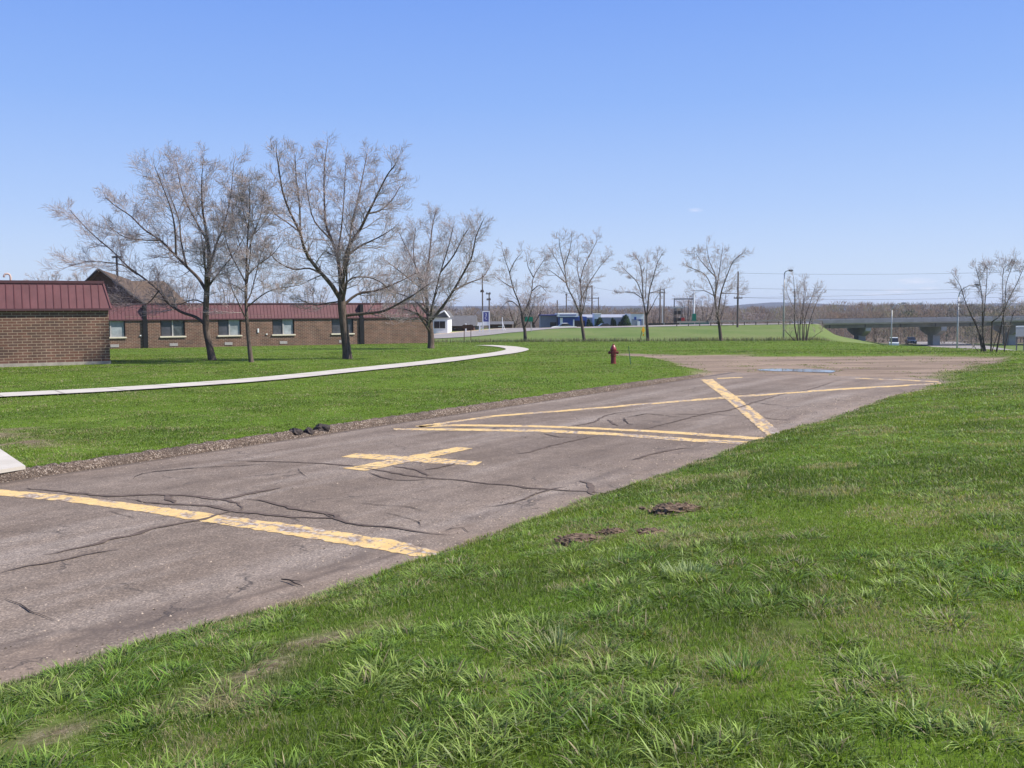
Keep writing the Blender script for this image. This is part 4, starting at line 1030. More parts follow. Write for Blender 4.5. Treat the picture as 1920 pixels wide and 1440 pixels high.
# ------------------------------------------------------------------ far woods, hills
def woods():
    r = np.random.default_rng(5); VV = []; CC = []; cnt = 0
    trees = []
    for row, Yc in enumerate((212, 228, 245, 262, 285, 310, 340, 380, 430, 500)):
        n = int(Yc * 1.28 / (4.6 + row * .3)); 
        for i in range(n):
            Y = Yc + r.normal(0, 8); X = (-.60 + 1.22 * (i + r.random()) / n) * Y; px = 960 + X / Y * FPX
            if px < 700 and row < 6: continue
            if row < 3 and px < 1560: continue
            topy = np.interp(px, [0, 700, 850, 1000, 1200, 1400, 1550, 1650, 1750, 1830, 1920], [572, 572, 575, 577, 577, 574, 569, 567, 567, 570, 572]) + r.normal(2.5, 2.2) + (14 if row < 3 else 5 if row == 3 else 0) - (4 if r.random() < .05 else 0)
            z0 = float(hz(X, Y)); top = P(px, topy, Y).z
            trees.append((X, Y, z0, top, r.random()))
    for (X, Y, z0, top, q) in trees:
        Hh = top - z0; n = int(300 * 300 / Y) + 60; rad = Hh * .42
        th = r.uniform(0, 6.28, n); zz = r.random(n) ** .75; rr = rad * np.sqrt(r.random(n)) * np.sqrt(np.clip(1 - np.abs((zz - .5) / .54) ** 3, .08, 1))
        c = np.stack([X + rr * np.cos(th), Y + rr * np.sin(th), z0 + Hh * zz], 1)
        d = np.stack([np.cos(th) * .6 + r.normal(0, .3, n), np.sin(th) * .6 + r.normal(0, .3, n), .6 + r.random(n)], 1); d /= np.linalg.norm(d, axis=1, keepdims=True); L = r.uniform(.6, 1.7, n)[:, None] * Hh / 10
        s = np.cross(d, r.normal(0, 1, (n, 3))); s /= np.linalg.norm(s, axis=1, keepdims=True) + 1e-6; wd = r.uniform(.04, .11, n)[:, None] * Y / 300
        T_ = np.stack([c - d * L * .5 - s * wd, c - d * L * .5 + s * wd, c + d * L * .5], 1)
        VV.append(T_.reshape(-1, 3))
        # trunk
        tw = .14 * Y / 300; VV.append(np.array([[X - tw, Y, z0 - 1], [X + tw, Y, z0 - 1], [X, Y, z0 + Hh * .9]]))
        pal = [(.25, .19, .145), (.29, .225, .17), (.24, .19, .155), (.26, .235, .15), (.29, .21, .155)][int(q * 4.99)]
        if (X / Y * FPX + 960 > 1640 and q > .86): pal = (.05, .07, .045)
        col = np.array(pal) * r.uniform(.88, 1.1, (n + 1, 1)); CC.append(np.repeat(col, 3, 0))
    V = np.concatenate(VV); C = np.concatenate(CC); F = np.arange(len(V)).reshape(-1, 3)
    tag(npmesh('far_woods', V, [F], M['wood_mass'], col=C), 'mass of bare brown riverside woods beyond the highway and bridge', 'woods', kind='stuff')
woods()
def hills():
    mb_col = []; V = []; F = []
    px = np.linspace(-900, 2900, 260); nn = len(px)
    for k, (Y, base) in enumerate(((2600, 0), (3400, 1))):
        pass
    Y = 2600.0; top = np.interp(px, [-900, 0, 700, 900, 1000, 1100, 1300, 1380, 1450, 1520, 1600, 1750, 1850, 1920, 2900], [574, 576, 577, 574, 573, 573, 575, 573, 567.5, 569, 573, 571, 569, 568, 569]) + (fbm(px, px * 0, 60, 3, 4) - .5) * 3
    rows = [(2300, 0), (2400, .45), (2500, .8), (2600, 1), (2800, .9), (3200, .4), (3600, 0)]
    for (yy, h) in rows:
        for i in range(nn):
            p = P(px[i], top[i], Y); z = -9 + (p.z + 9) * h * (1 + (0 if h in (0, 1) else .1 * (float(fbm(px[i], yy, 70, 5, 3)) - .5))); V.append((p.x, yy, z))
    for j in range(len(rows) - 1):
        for i in range(nn - 1): a = j * nn + i; F.append((a, a + 1, a + nn + 1, a + nn))
    mb = MB(); mb.v = V; mb.f = F; s = NB('wooded_hill')
    c = s.ramp(s.noise(.02, 6, rough=.7), [(.3, (.045, .05, .07)), (.7, (.08, .08, .095))])  # bluish tint puts distance haze into the woodland colour
    o = mb.build('hills', s.base(c, 1, 0), smooth=True); tag(o, kind='structure')
hills()

# ------------------------------------------------------------------ brick buildings
TH = R(27)
def mansard(root, x0, x1, ze, zt, over, inset, step, depth, right_hip=True, seams=True, hipx=.26):
    """sloped standing-seam metal band along the front, local +Y away from viewer"""
    yo = -over; yi = inset - over
    mb = MB(); hip = hipx if right_hip else 0
    mb.prism([(x0, yo, ze), (x0, yi, zt), (x0, depth, zt), (x0, depth, ze)], (x1 - hip - x0, 0, 0)) if not right_hip else None
    if right_hip:
        n = len(mb.v); mb.v += [(x0, yo, ze), (x1, yo, ze), (x1, depth, ze), (x0, depth, ze), (x0, yi, zt), (x1 - hip, yi, zt), (x1 - hip, depth, zt), (x0, depth, zt)]
        for f in ((3, 2, 1, 0), (4, 5, 6, 7), (0, 1, 5, 4), (1, 2, 6, 5), (2, 3, 7, 6), (3, 0, 4, 7)): mb.f.append(tuple(n + i for i in f))
    roof = mb.build('roof', M['roofmetal'], root)
    sm = MB(); k = x0 + step * .5; L = math.hypot(inset, zt - ze); nrm = Vector((0, -(zt - ze), inset)).normalized() * .022
    while k < x1 - hip - .02:
        a = Vector((k, yo, ze)); b = Vector((k, yi, zt)); d = .014
        sm.prism([a + Vector((-d, 0, 0)) + nrm * .05, a + Vector((d, 0, 0)) + nrm * .05, a + Vector((d, 0, 0)) + nrm, a + Vector((-d, 0, 0)) + nrm], b - a); k += step
    sm.build('seam', M['roofseam'], roof)
    cp = MB(); cp.box(x0 + .003, x1 - hip + .04, yi - .06, yi + .3, zt - .03, zt + .09); cp.build('coping', M['coping'], roof)
    ft = MB(); ft.box(x0 + .002, x1 + .02, yo - .03, yo + .02, ze - .07, ze + .025); ft.build('fascia', M['coping'], roof)
    if right_hip:
        e = MB(); e.tube([(x1, yo, ze), (x1 - hip, yi, zt)], .045, 6); e.build('hip_trim', M['roofmetal'], roof)
    return roof
# near wing
c = P(207, 683, 43.2); rt = Vector((c.x, c.y, 0))
zb = hz(c.x, c.y); nb = empty('brick_wing', (c.x, c.y, zb), 'near brown brick wing with maroon standing seam roof band at the left edge', 'building', rz=TH)
ze = P(207, 579, 43.2).z - zb; zt = P(192, 531, 43.6).z - zb; Lw = 26
wl = MB().box(-Lw, 0, 0, 18, .13, ze + .3); wl.build('wall', M['brick'], nb)
MB().box(-Lw, .03, -.035, 18, -.9, .13).build('foundation', M['found'], nb)
mansard(nb, -Lw, .10, ze, zt, .12, .42, .30, 18)
rp = MB(); vp = P(20, 526, 46); lp = Matrix.Rotation(-TH, 3, 'Z') @ Vector((vp.x - c.x, vp.y - c.y, 0))
rp.tube([(lp.x, lp.y, zt - .2), (lp.x, lp.y, zt + .38), (lp.x - .03, lp.y, zt + .48), (lp.x - .12, lp.y, zt + .53), (lp.x - .22, lp.y, zt + .51), (lp.x - .27, lp.y, zt + .43), (lp.x - .27, lp.y, zt + .36)], .045, 10)
rp.build('vent_pipe', mat('pale_pipe', (.55, .42, .36), .6, noise=(4, .1)), nb, smooth=True)
# long wing
YL = 81.0; c2 = P(205, 658, YL); x2 = P(190, 658, YL - 1)
root = empty('brick_building', (c2.x, c2.y, hz(c2.x, c2.y)), 'long low brown brick building with a row of windows under a maroon roof band', 'building', rz=TH)
zb2 = root.location.z; dirv = Vector((math.cos(TH), math.sin(TH), 0))
def sx(px):       # distance along the facade hit by a photo column
    d = f_ + r_ * ((px - 960) / FPX) - u_ * ((620 - 720) / FPX); a, b = d.x, d.y
    det = dirv.x * (-b) - (-a) * dirv.y; return ((-c2.x) * (-b) - (-a) * (-c2.y)) / det
zeL = 1.66 - zb2; ztL = zeL + 1.27; S1 = sx(806)
wf = MB(); wins = [(180, 235), (301, 347), (409, 452), (511, 552), (622, 663)]
wins_s = [(sx(a), sx(b)) for a, b in wins]; zs = zeL - 1.42
xx = -6.0
segs = []
for a, b in wins_s: segs.append((xx, a)); xx = b
segs.append((xx, S1))
for a, b in segs: wf.box(a, b, 0, .3, -1.2, zeL + .25)
for a, b in wins_s: wf.box(a, b, 0.0, .3, -1.2, zs); 
wf.box(-6, S1, .45, 14, -1.2, zeL + .25)
wf.build('wall', M['brick'], root)
gl = mat('curtained_glass', (.10, .115, .125), .2, .5, noise=(2.2, .6)); gl2 = mat('pale_curtain_glass', (.34, .37, .38), .3, .5, noise=(1.6, .35))
gd = mat('screen_glass', (.085, .085, .10), .35, .5, noise=(1.5, .4))
for i, (a, b) in enumerate(wins_s):
    fr = MB(); t = .09
    fr.box(a, b, .10, .20, zeL - .09, zeL + .1); fr.box(a, a + t, .101, .2, zs, zeL - .09); fr.box(b - t, b, .101, .2, zs, zeL - .09)
    w_ = fr.build('window', M['frame'], root)
    mid = (a + b) / 2
    MB().box(mid - .05, mid + .05, .11, .21, zs, zeL - .09).build('mullion', M['mullion'], w_)
    MB().box(a + t, mid - .05, .19, .20, zs, zeL - .09).build('pane', (gd, gd, gd, gd, gd)[i], w_)
    MB().box(mid + .05, b - t, .17, .18, zs, zeL - .09).build('pane', (gl2, gl, gl2, gl2, gd)[i], w_)
    MB().box(a - .06, b + .08, -.10, .12, zs - .10, zs + .02).build('sill', M['sill'], root)
for px in (214, 325, 428, 531, 642):
    s_ = sx(px); MB().box(s_ - .33, s_ + .33, -.03, .02, .12, .36).build('wall_vent', M['vent'], root)
for a, b in ((268, 277), (674, 682)):
    MB().box(sx(a), sx(b), -.15, .02, -.6, zeL + .02).build('black_slot_strip', M['black'], root)  # solid black strip on the wall; the slot's shade is put in as colour
mansard(root, -6, S1 + .1, zeL, ztL, .08, .45, .30, 14, True)
MB().box(sx(269), sx(276), -.13, .30, zeL - .1, zeL + 1.2).build('black_roof_strip', M['black'], root)  # slot carried up the roof as a black box, its shade painted in
MB().box(sx(675), sx(681), -.13, .30, zeL - .1, zeL + 1.2).build('black_roof_strip', M['black'], root)
# small pale items on the wall
for px, zz in ((484, 1.15), (500, .95), (263, 1.0)):
    s_ = sx(px); MB().box(s_ - .06, s_ + .06, -.08, .02, zz, zz + (.35 if px == 484 else .1)).build('outlet_box', M['white'], root)
# chapel
YC = 108
ap = P(193, 505, YC); e1 = P(275, 573, YC); e0 = P(118, 573, YC); rb = P(243, 524, YC + 8); e2 = P(312, 574, YC + 6)
chl = (ap.x, ap.y, hz(ap.x, ap.y)); ch = empty('chapel', chl, 'brown shingled chapel with steep gable and black cross behind the wing', 'chapel')
o3 = Vector(chl); zl = ap.z - o3.z
def rel(p): return tuple(p - o3)
g = MB(); g.prism([rel(e0) , rel(e1), rel(ap + Vector((0, 0, -.15)))], (0, .3, 0)); g.box(rel(e0)[0], rel(e1)[0], .02, .28, -1, rel(e0)[2]); g.build('gable_wall', M['darkwood'], ch)
rf = MB(); up = Vector((0, 0, .18))
A = ap + Vector((0, -1.1, 0)); B = e1 + Vector((0.25, -.2, -.1)); Cc = P(314, 574, YC + 12); D = rb
rf.v += [rel(A), rel(B), rel(Cc), rel(D), rel(A - up), rel(B - up), rel(Cc - up), rel(D - up)]
for f in ((0, 1, 2, 3), (7, 6, 5, 4), (0, 4, 5, 1), (1, 5, 6, 2), (2, 6, 7, 3), (3, 7, 4, 0)): rf.f.append(f)
B2 = e0 + Vector((-.25, -.2, -.1)); C2 = e0 + Vector((0, 12, 0)); n = len(rf.v)
rf.v += [rel(A), rel(B2), rel(C2), rel(D), rel(A - up), rel(B2 - up), rel(C2 - up), rel(D - up)]
for f in ((3, 2, 1, 0), (4, 5, 6, 7), (1, 5, 4, 0), (2, 6, 5, 1), (3, 7, 6, 2), (0, 4, 7, 3)): rf.f.append(tuple(n + i for i in f))
n = len(rf.v); q1 = P(245, 526.5, YC + 8.5); q2 = P(308, 527, YC + 12); q3 = P(316, 574, YC + 7); q4 = P(262, 574, YC + 3); bk = Vector((0, 6, -3))
rf.v += [rel(q1), rel(q2), rel(q3), rel(q4), rel(q1 + bk), rel(q2 + bk), rel(q3 + Vector((0, 8, 0)))]
for f in ((0, 3, 2, 1), (0, 1, 5, 4), (1, 2, 6, 5)): rf.f.append(tuple(n + i for i in f))
rf.build('roof', M['shingle'], ch)
tr_ = MB(); tr_.tube([rel(A + Vector((0, -.05, 0))), rel(B + Vector((0, -.05, 0)))], .12, 4); tr_.tube([rel(A + Vector((0, -.05, 0))), rel(B2 + Vector((0, -.05, 0)))], .12, 4); tr_.build('bargeboard', M['frame'], ch)
cr = MB(); cb = P(220, 520, YC + 4); ct = P(220, 478, YC + 4); cr.box(cb.x - o3.x - .09, cb.x - o3.x + .09, 4 - .09, 4 + .09, cb.z - o3.z, ct.z - o3.z)
l_ = P(210, 482, YC + 4); r2 = P(230, 482, YC + 4); cr.box(l_.x - o3.x, r2.x - o3.x, 4 - .075, 4 + .075, l_.z - o3.z - .1, l_.z - o3.z + .1); cr.build('cross', M['black'], ch)

# ------------------------------------------------------------------ hydrant and marker
hp = G(1150, 682); hd = empty('fire_hydrant', hp, 'red fire hydrant with pointed bonnet on the lawn', 'hydrant')
hb = MB(); hb.lathe([(-.1, .13), (.02, .13), (.03, .105), (.30, .10), (.32, .125), (.35, .125), (.36, .105), (.52, .105), (.54, .14), (.565, .14)], sides=20); hb.build('barrel', M['red'], hd, smooth=False)
MB().lathe([(.565, .125), (.60, .125), (.64, .112), (.70, .085), (.75, .05), (.765, .03), (.80, .028), (.805, .01)], sides=20).build('bonnet', mat('bright_red_paint', (.27, .025, .03), .35, .6, noise=(12, .3)), hd)
for sgn in (-1, 1):
    nz = MB(); nz.tube([(sgn * .08, 0, .45), (sgn * .15, 0, .45), (sgn * .151, 0, .45), (sgn * .20, 0, .45)], [.05, .05, .065, .062], 12); nz.tube([(sgn * .20, 0, .45), (sgn * .225, 0, .45)], .018, 6); nz.build('nozzle_cap', M['red'], hd)
nz = MB(); nz.tube([(0, -.08, .44), (0, -.14, .44), (0, -.141, .44), (0, -.19, .44)], [.07, .07, .085, .08], 14); nz.tube([(0, -.19, .44), (0, -.22, .44)], .02, 6); nz.build('pumper_cap', M['red'], hd)
mp_ = G(1183, 683); mt = P(1178.5, 649, mp_.y); MB().tube([mp_ - Vector((0, 0, .1)), mt], [.016, .012], 6).build('marker_stake', M['steelgreen'])
tag(bpy.data.objects['marker_stake'], 'thin dark leaning stake in the grass right of the hydrant', 'stake')

# ------------------------------------------------------------------ lamps, poles, signs
def lamp(px, top, Y, arm_px, label, head, thick=.09, basez=None, rise=6):
    b = P(px, 600, Y); z = hz(b.x, b.y); tz = P(px, top, Y).z - z; a = wpx(arm_px, Y); rt_ = empty('street_lamp', (b.x, b.y, z), label, 'street lamp', 'highway lamps')
    MB().tube([(0, 0, -.3), (0, 0, tz * .5), (0, 0, tz - a * .75)], [thick * 1.4, thick * 1.1, thick * .8], 8).build('pole', M['steel'], rt_, smooth=True)
    pts = [(0, 0, tz - a * .75)] + [(a * (1 - math.cos(t)), 0, tz - a * .75 + a * .75 * math.sin(t)) for t in (.4, .8, 1.2, math.pi / 2)]
    MB().tube(pts, [thick * .8, thick * .75, thick * .7, thick * .6, thick * .6], 8).build('arm', M['steel'], rt_, smooth=True)
    hd_ = MB(); hd_.prism([(a - .05, -.14, tz + .07), (a + head * .8, -.16, tz + .05), (a + head, -.08, tz - .02), (a + head * .7, -.14, tz - .13), (a, -.12, tz - .08)], (0, .30, 0)); hd_.build('lamp_head', M['greyroof'], rt_)
    return rt_
lamp(1469.5, 507, 100, 9, 'tall single lamp post with curved arm left of the shrub tree', .38, .07)
lamp(1672, 568, 175, 18, 'lamp post with right-hand arm beside the cars under the bridge', .8, .10)
lamp(1796, 534, 120, 30, 'nearest highway lamp post, long arc arm in front of the bridge', .7, .09)
def pole(px, top, Y, label, arms=(), rad=.13, name='utility_pole', cat='utility pole', m='wood', bend=0, group='utility poles beyond the field'):
    b = P(px, 600, Y); z = hz(b.x, b.y); tz = P(px, top, Y).z - z; rt_ = empty(name, (b.x, b.y, z), label, cat, group)
    MB().tube([(0, 0, -.3), (0, 0, tz)], [rad * 1.25, rad * .8], 8).build('pole', M[m], rt_)
    for (ay, l, r_x) in arms:
        za = P(px, ay, Y).z - z; ar = MB(); ar.box(-wpx(l, Y), wpx(r_x, Y), -.24, -.13, za - .09, za + .09)
        for q in (-wpx(l, Y) + .1, -wpx(l, Y) * .4, wpx(r_x, Y) * .4, wpx(r_x, Y) - .1): ar.tube([(q, -.18, za + .09), (q, -.18, za + .3)], [.06, .04], 6)
        ar.build('crossarm', M['wood'], rt_)
    return rt_
pole(905, 514, 150, 'tallest thin pole left of the blue price sign', ((547, 4, 3),), .10)
pole(917.5, 549, 165, 'shorter pole just right of the blue price sign', ((551, 6, 3), (562, 5, 3)), .12)
pole(1045, 563, 190, 'short pole at the left corner of the blue building', (), .12)
pole(1062, 551, 200, 'pole rising in front of the blue building', ((553, 2, 2),), .12)
pole(1110, 535, 215, 'pole with a long left crossarm behind the fullest young tree', ((538, 22, 1),), .16)
pole(1122, 559, 230, 'thin pole right of the fullest young tree', ((559, 30, 1),), .12)
pole(1237.5, 541, 205, 'left one of the twin poles sharing a crossarm', ((549, 6, 9),), .15)
pole(1245, 541, 205.4, 'right one of the twin poles sharing a crossarm', (), .15)
pole(1242, 575, 203, 'pale steel post between the twin wooden poles', (), .14, m='steel')
pole(1383, 509, 175, 'tall pole standing clear right of the row of young trees', ((559, 8, 8), (540, 3, 1)), .16)
pole(1301, 545, 190, 'slender pale pole with green box above the green fence', (), .13, m='white')
# wires
WM = mat('wire', (.16, .17, .20), .6, noise=(1, .1))
def wire(p, q, sag, label):
    pts = [p.lerp(q, i / 24) - Vector((0, 0, sag * 4 * (i / 24) * (1 - i / 24))) for i in range(25)]
    tag(MB().tube(pts, .018, 4).build('power_line', WM), label, 'power line', 'overhead wires at the right')
wire(P(1383, 540, 175), P(2150, 533, 150), .6, 'upper overhead wire right of the tall pole'); wire(P(1391, 558, 175), P(2150, 544, 150), .8, 'lower bolder overhead wire crossing above the bridge')
wire(P(1376, 558, 175), P(2150, 530, 170), .5, 'middle overhead wire running right from the crossarm'); wire(P(1383, 512, 175), P(2150, 500, 150), .6, 'topmost faint overhead wire from the pole tip')
wire(P(1110, 538, 215), P(1240, 549, 205), .5, 'wire between the twin poles and the long-armed pole')
# signs
gb = P(996, 619, 134); gz = hz(gb.x, gb.y); sg = empty('road_sign', (gb.x, gb.y, gz), 'green highway sign seen past the V-forked young tree', 'sign')
tz = P(996, 594, 134).z - gz; MB().tube([(0, 0, -.2), (0, 0, tz)], .045, 6).build('post', M['steel'], sg)
mb = MB(); w_ = wpx(17, 134); hh = wpx(9, 134); mb.prism([(-w_ * .85, -.07, tz - hh), (w_ * .15, -.07, tz - hh), (w_ * .2, -.07, tz - hh + .07), (w_ * .2, -.07, tz - .07), (w_ * .15, -.07, tz), (-w_ * .85, -.07, tz), (-w_ * .9, -.07, tz - .07), (-w_ * .9, -.07, tz - hh + .07)], (0, .03, 0)); mb.build('panel', M['green'], sg)
bb = P(877, 640, 103); bz = hz(bb.x, bb.y); bs = empty('board_sign', (bb.x, bb.y, bz), 'low brown board sign on two posts beside the side road', 'sign')
for px in (870.5, 883): MB().tube([(wpx(px - 877, 103), 0, -.2), (wpx(px - 877, 103), 0, wpx(30, 103))], .035, 6).build('post', M['brownsign'], bs)
MB().box(wpx(-9.5, 103), wpx(10, 103), -.06, -.036, wpx(22, 103), wpx(29, 103)).build('board', M['brownsign'], bs)
ob = G(1198, 642); os_ = empty('warning_sign', ob, 'narrow orange-yellow warning sign leaning on a thin post by the smallest tree', 'sign')
d_ = P(1205, 615, ob.y) - ob; MB().tube([(0, 0, -.1), tuple(d_)], .025, 6).build('post', M['brownsign'], os_)
k = wpx(1, ob.y); cxx, czz = wpx(8, ob.y), P(1206, 619, ob.y).z - ob.z
mb = MB(); mb.prism([(cxx - 3.4 * k, -.06, czz), (cxx, -.1, czz - 6.5 * k), (cxx + 3.4 * k, -.06, czz), (cxx, -.02, czz + 8 * k)], (0, .03, 0)); mb.build('diamond_panel', M['orange'], os_)
mb = MB(); mb.box(cxx - 1.4 * k, cxx + 1.6 * k, -.1, -.07, czz - 11 * k, czz - 7 * k); mb.build('small_plate', M['orange'], os_)
# price sign
def text(body, size, loc, m, parent, rx=90, name='lettering'):
    cu = bpy.data.curves.new(name, 'FONT'); cu.body = body; cu.size = size; cu.extrude = .01; cu.align_x = 'CENTER'; cu.align_y = 'CENTER'; tmp = bpy.data.objects.new(name, cu); COL.objects.link(tmp)
    bpy.context.view_layer.update(); me = bpy.data.meshes.new_from_object(tmp.evaluated_get(bpy.context.evaluated_depsgraph_get())); bpy.data.objects.remove(tmp)
    me.materials.clear(); me.materials.append(m); o = bpy.data.objects.new(name, me); COL.objects.link(o); o.parent = parent; o.location = loc; o.rotation_euler = (R(rx), 0, 0); return o
YG = 132; pb = P(911.5, 621, YG); pz = hz(pb.x, pb.y); ps = empty('price_sign', (pb.x, pb.y, pz), 'tall white framed sign with a blue panel beside two poles', 'sign')
kk = wpx(1, YG); tz = P(911, 583, YG).z - pz
for dx in (-6, 6): MB().box((dx - .9) * kk, (dx + .9) * kk, -.08, .08, -.2, tz).build('post', M['white'], ps)
MB().box(-5.1 * kk, 5.1 * kk, -.06, .06, tz - 2 * kk, tz).build('top_bar', M['white'], ps)
pn = MB().box(-5.1 * kk, 5.1 * kk, -.05, .05, tz - 20 * kk, tz - 2 * kk).build('blue_panel', mat('blue_panel_face', (.10, .10, .30), .5, noise=(2, .2)), ps)
MB().box(-5.1 * kk, 5.1 * kk, -.05, .05, tz - 27 * kk, tz - 20 * kk).build('lower_panel', M['white'], ps)
for z_, tx in ((7, '3'), (13.5, 'C')): text(tx, 7.5 * kk, (0, -.07, tz - z_ * kk), M['white'], ps)
for px, top, lab in ((899.5, 605, 'white post left of the tall price sign'), (873.5, 607, 'small white panel post before the big grey roof')):
    b = P(px, 620, YG); z = hz(b.x, b.y); rt_ = empty('white_post', (b.x, b.y, z), lab, 'post'); h_ = P(px, top, YG).z - z
    MB().box(-.09, .09, -.09, .09, -.2, h_).build('shaft', M['white'], rt_); MB().box(-.11, .11, -.11, .11, h_, h_ + .05).build('cap', M['white'], rt_)
b = P(943, 617, 140); z = hz(b.x, b.y); MB().tube([(b.x, b.y, z - .2), (b.x - .1, b.y, z + 1.9)], [.07, .05], 6).tube([(b.x, b.y, z + 1), (b.x + .35, b.y, z)], [.04, .04], 6).build('braced_post', M['white']); tag(bpy.data.objects['braced_post'], 'thin pale braced post right of the price sign near the road', 'post')
# back of sign at the far right edge
YS = 150; b = P(1912, 650, YS); z = hz(b.x, b.y); bs = empty('large_road_sign', (b.x, b.y, z), 'grey back of a large road sign on two posts at the right edge', 'sign'); tz = P(1912, 611, YS).z - z; k = wpx(1, YS)
for dx in (-6, 8): MB().box(dx * k - .07, dx * k + .07, -.07, .07, -.2, tz).build('post', M['greyroof'], bs)
MB().box(-9 * k, 16 * k, -.13, -.075, tz - 20 * k, tz).build('panel', M['steel'], bs)
MB().box(-9.5 * k, 16.5 * k, -.16, -.131, tz - 2.2 * k, tz).build('trim', M['white'], bs)

# ------------------------------------------------------------------ far buildings
def bld(name, px0, px1, top, Y, depth, m, label, roofm=None, slab=.0, cat='building'):
    a = P(px0, top, Y); b = P(px1, top, Y); z = min(hz(a.x, Y), hz(b.x, Y)) - .3; rt_ = empty(name, ((a.x + b.x) / 2, Y, z), label, cat); w2 = (b.x - a.x) / 2; h = (a.z + b.z) / 2 - z
    MB().box(-w2, w2, 0, depth, 0, h - slab).build('wall', m, rt_); return rt_, w2, h
Y = 128
# white gabled house
rt_, w2, h = bld('white_house', 812, 839, 594, Y, 9, M['white'], 'white gabled house behind the round bare tree')
mb = MB(); mb.prism([(-w2 - .25, -.3, h - .1), (w2 + .3, -.3, h - .1), (w2 * .6, -.3, h + wpx(11, Y))], (0, 9.6, 0)); mb.build('roof', M['greyroof'], rt_)
mb = MB(); mb.tube([(w2 + .3, -.36, h - .1), (w2 * .6, -.36, h + wpx(11, Y))], .10, 4); mb.tube([(-w2 - .25, -.36, h - .1), (w2 * .6, -.36, h + wpx(11, Y))], .10, 4); mb.build('bargeboard', M['white'], rt_)
for q in (-.5, .3): 
    f = MB().box(q * w2 - .35, q * w2 + .35, -.04, .02, 1.0, 1.9).build('window', M['darkglass'], rt_)
# grey roofed house
rt_, w2, h = bld('grey_roofed_house', 841, 888, 611, 140, 9, M['brownsign'], 'house under a big grey shingle roof with a dark brown wall')
ht = wpx(19, 140); mb = MB(); mb.prism([(-w2 - .3, -.6, h), (-w2 - .3, 9.6, h), (-w2 - .3, 4.5, h + ht)], (2 * w2 + .6, 0, 0)); mb.build('roof', M['greyroof'], rt_)
for q in (-.6, 0, .5): MB().box(q * w2 - .4, q * w2 + .4, -.05, .02, .6, h - .3).build('window', M['darkglass'], rt_)
rt_, w2, h = bld('grey_annex', 880, 900, 611, 146, 8, M['greywall'], 'low pale grey annex right of the big grey roof')
mb = MB(); mb.prism([(-w2 - .2, -.4, h), (-w2 - .2, 8.4, h), (-w2 - .2, 4, h + wpx(6, 146))], (2 * w2 + .4, 0, 0)); mb.build('roof', mat('pale_grey_roof', (.30, .31, .34), .9, noise=(1, .2)), rt_)
# shed right of the price sign
rt_, w2, h = bld('low_brick_house', 915, 960, 608, 165, 8, M['brownsign'], 'low dark house with grey roof between price sign and young tree')
mb = MB(); mb.prism([(-w2 - .3, -.5, h), (-w2 - .3, 8.5, h), (-w2 - .3, 4, h + wpx(5, 165))], (2 * w2 + .6, 0, 0)); mb.build('roof', M['greyroof'], rt_)
for q in (-.55, .1, .6): MB().box(q * w2 - .5, q * w2 + .5, -.05, .02, .9, h - .3).build('window', M['white'] if q == .1 else M['darkglass'], rt_)
# blue dealership
Y = 185; rt_, w2, h = bld('blue_showroom', 1048, 1100, 594, Y, 14, M['bluewall'], 'blue showroom with thick white roof fascia and dark openings')
MB().box(-w2 - .2, w2 - 1.6, -.6, 14, h, h + wpx(6.5, Y)).build('fascia', M['white'], rt_)
MB().box(-w2 + .1, w2 - 2.0, -.63, -.6, h + .25, h + .42).build('fascia_stripe', M['purple'], rt_)
MB().box(w2 - 2.3, w2 - .3, -.08, .01, .0, h - .7).build('garage_door', M['black'], rt_); MB().box(-w2 + .2, -w2 + .7, -.06, .02, 0, h - .2).build('pilaster', M['white'], rt_)
MB().box(w2 - 2.55, w2 - 2.3, -.10, .02, 0, h - .5).build('pilaster', M['white'], rt_)
rt_, w2, h = bld('canopy_building', 1014, 1046, 592, 190, 10, M['greywall'], 'grey flat building with thin dark blue eave left of the blue showroom')
MB().box(-w2 - .3, w2, -.5, 10, h, h + wpx(1.8, 190)).build('eave', mat('dark_blue_trim', (.06, .07, .22), .6, noise=(1, .1)), rt_)
MB().box(w2 * .1, w2 * .8, -.06, .02, 0, 1.8 + .6).build('shopfront', M['darkglass'], rt_)
# grey rounded sheds and white boxes
rt_, w2, h = bld('grey_shed', 1093, 1186, 595, 200, 14, M['greywall'], 'long pale grey metal shed behind the round bushes')
mb = MB(); mb.prism([(-w2, -.15, h), (-w2, 14.2, h), (-w2, 11, h + wpx(5, 200)), (-w2, 3, h + wpx(5, 200))], (2 * w2, 0, 0)); mb.build('roof', mat('pale_shed_roof', (.34, .35, .40), .6, noise=(.5, .1)), rt_)
MB().box(w2 * .13, w2 * .33, -.1, .02, h - 1.9, h - .9).build('window', M['purple'], rt_)
MB().box(w2 * .13 - .06, w2 * .23 - .2, -.13, -.08, h - 1.8, h - 1.0).build('window', M['purple'], rt_)
MB().box(-w2 * .35, w2 * .05, -.1, .02, 0, h * .45).build('shed_door', M['greyroof'], rt_)
rt_, w2, h = bld('white_kiosk', 1114, 1127, 589, 192, 4, M['white'], 'small bright white block projecting before the grey shed')
MB().box(-w2 * .9, w2 * .9, -.06, .02, 0, h - wpx(9, 192)).build('opening', M['steelgreen'], rt_); MB().box(-w2 - .05, w2 + .05, -.2, 4.1, h, h + .12).build('cap', M['white'], rt_)
rt_, w2, h = bld('white_garage', 1183, 1208, 588, 192, 10, M['white'], 'white building with blue door openings right of the bushes')
MB().box(-w2 + .15, w2 - .2, -.06, .02, 0, h - wpx(10, 192)).build('opening', M['greywall'], rt_)
MB().box(w2 - 1.1, w2 - .6, -.1, -.03, .3, h - wpx(11, 192)).build('door', M['bluewall'], rt_); MB().box(-w2 * .05, w2 * .4, -.12, -.061, 0, h - wpx(14, 192)).build('door', M['white'], rt_)
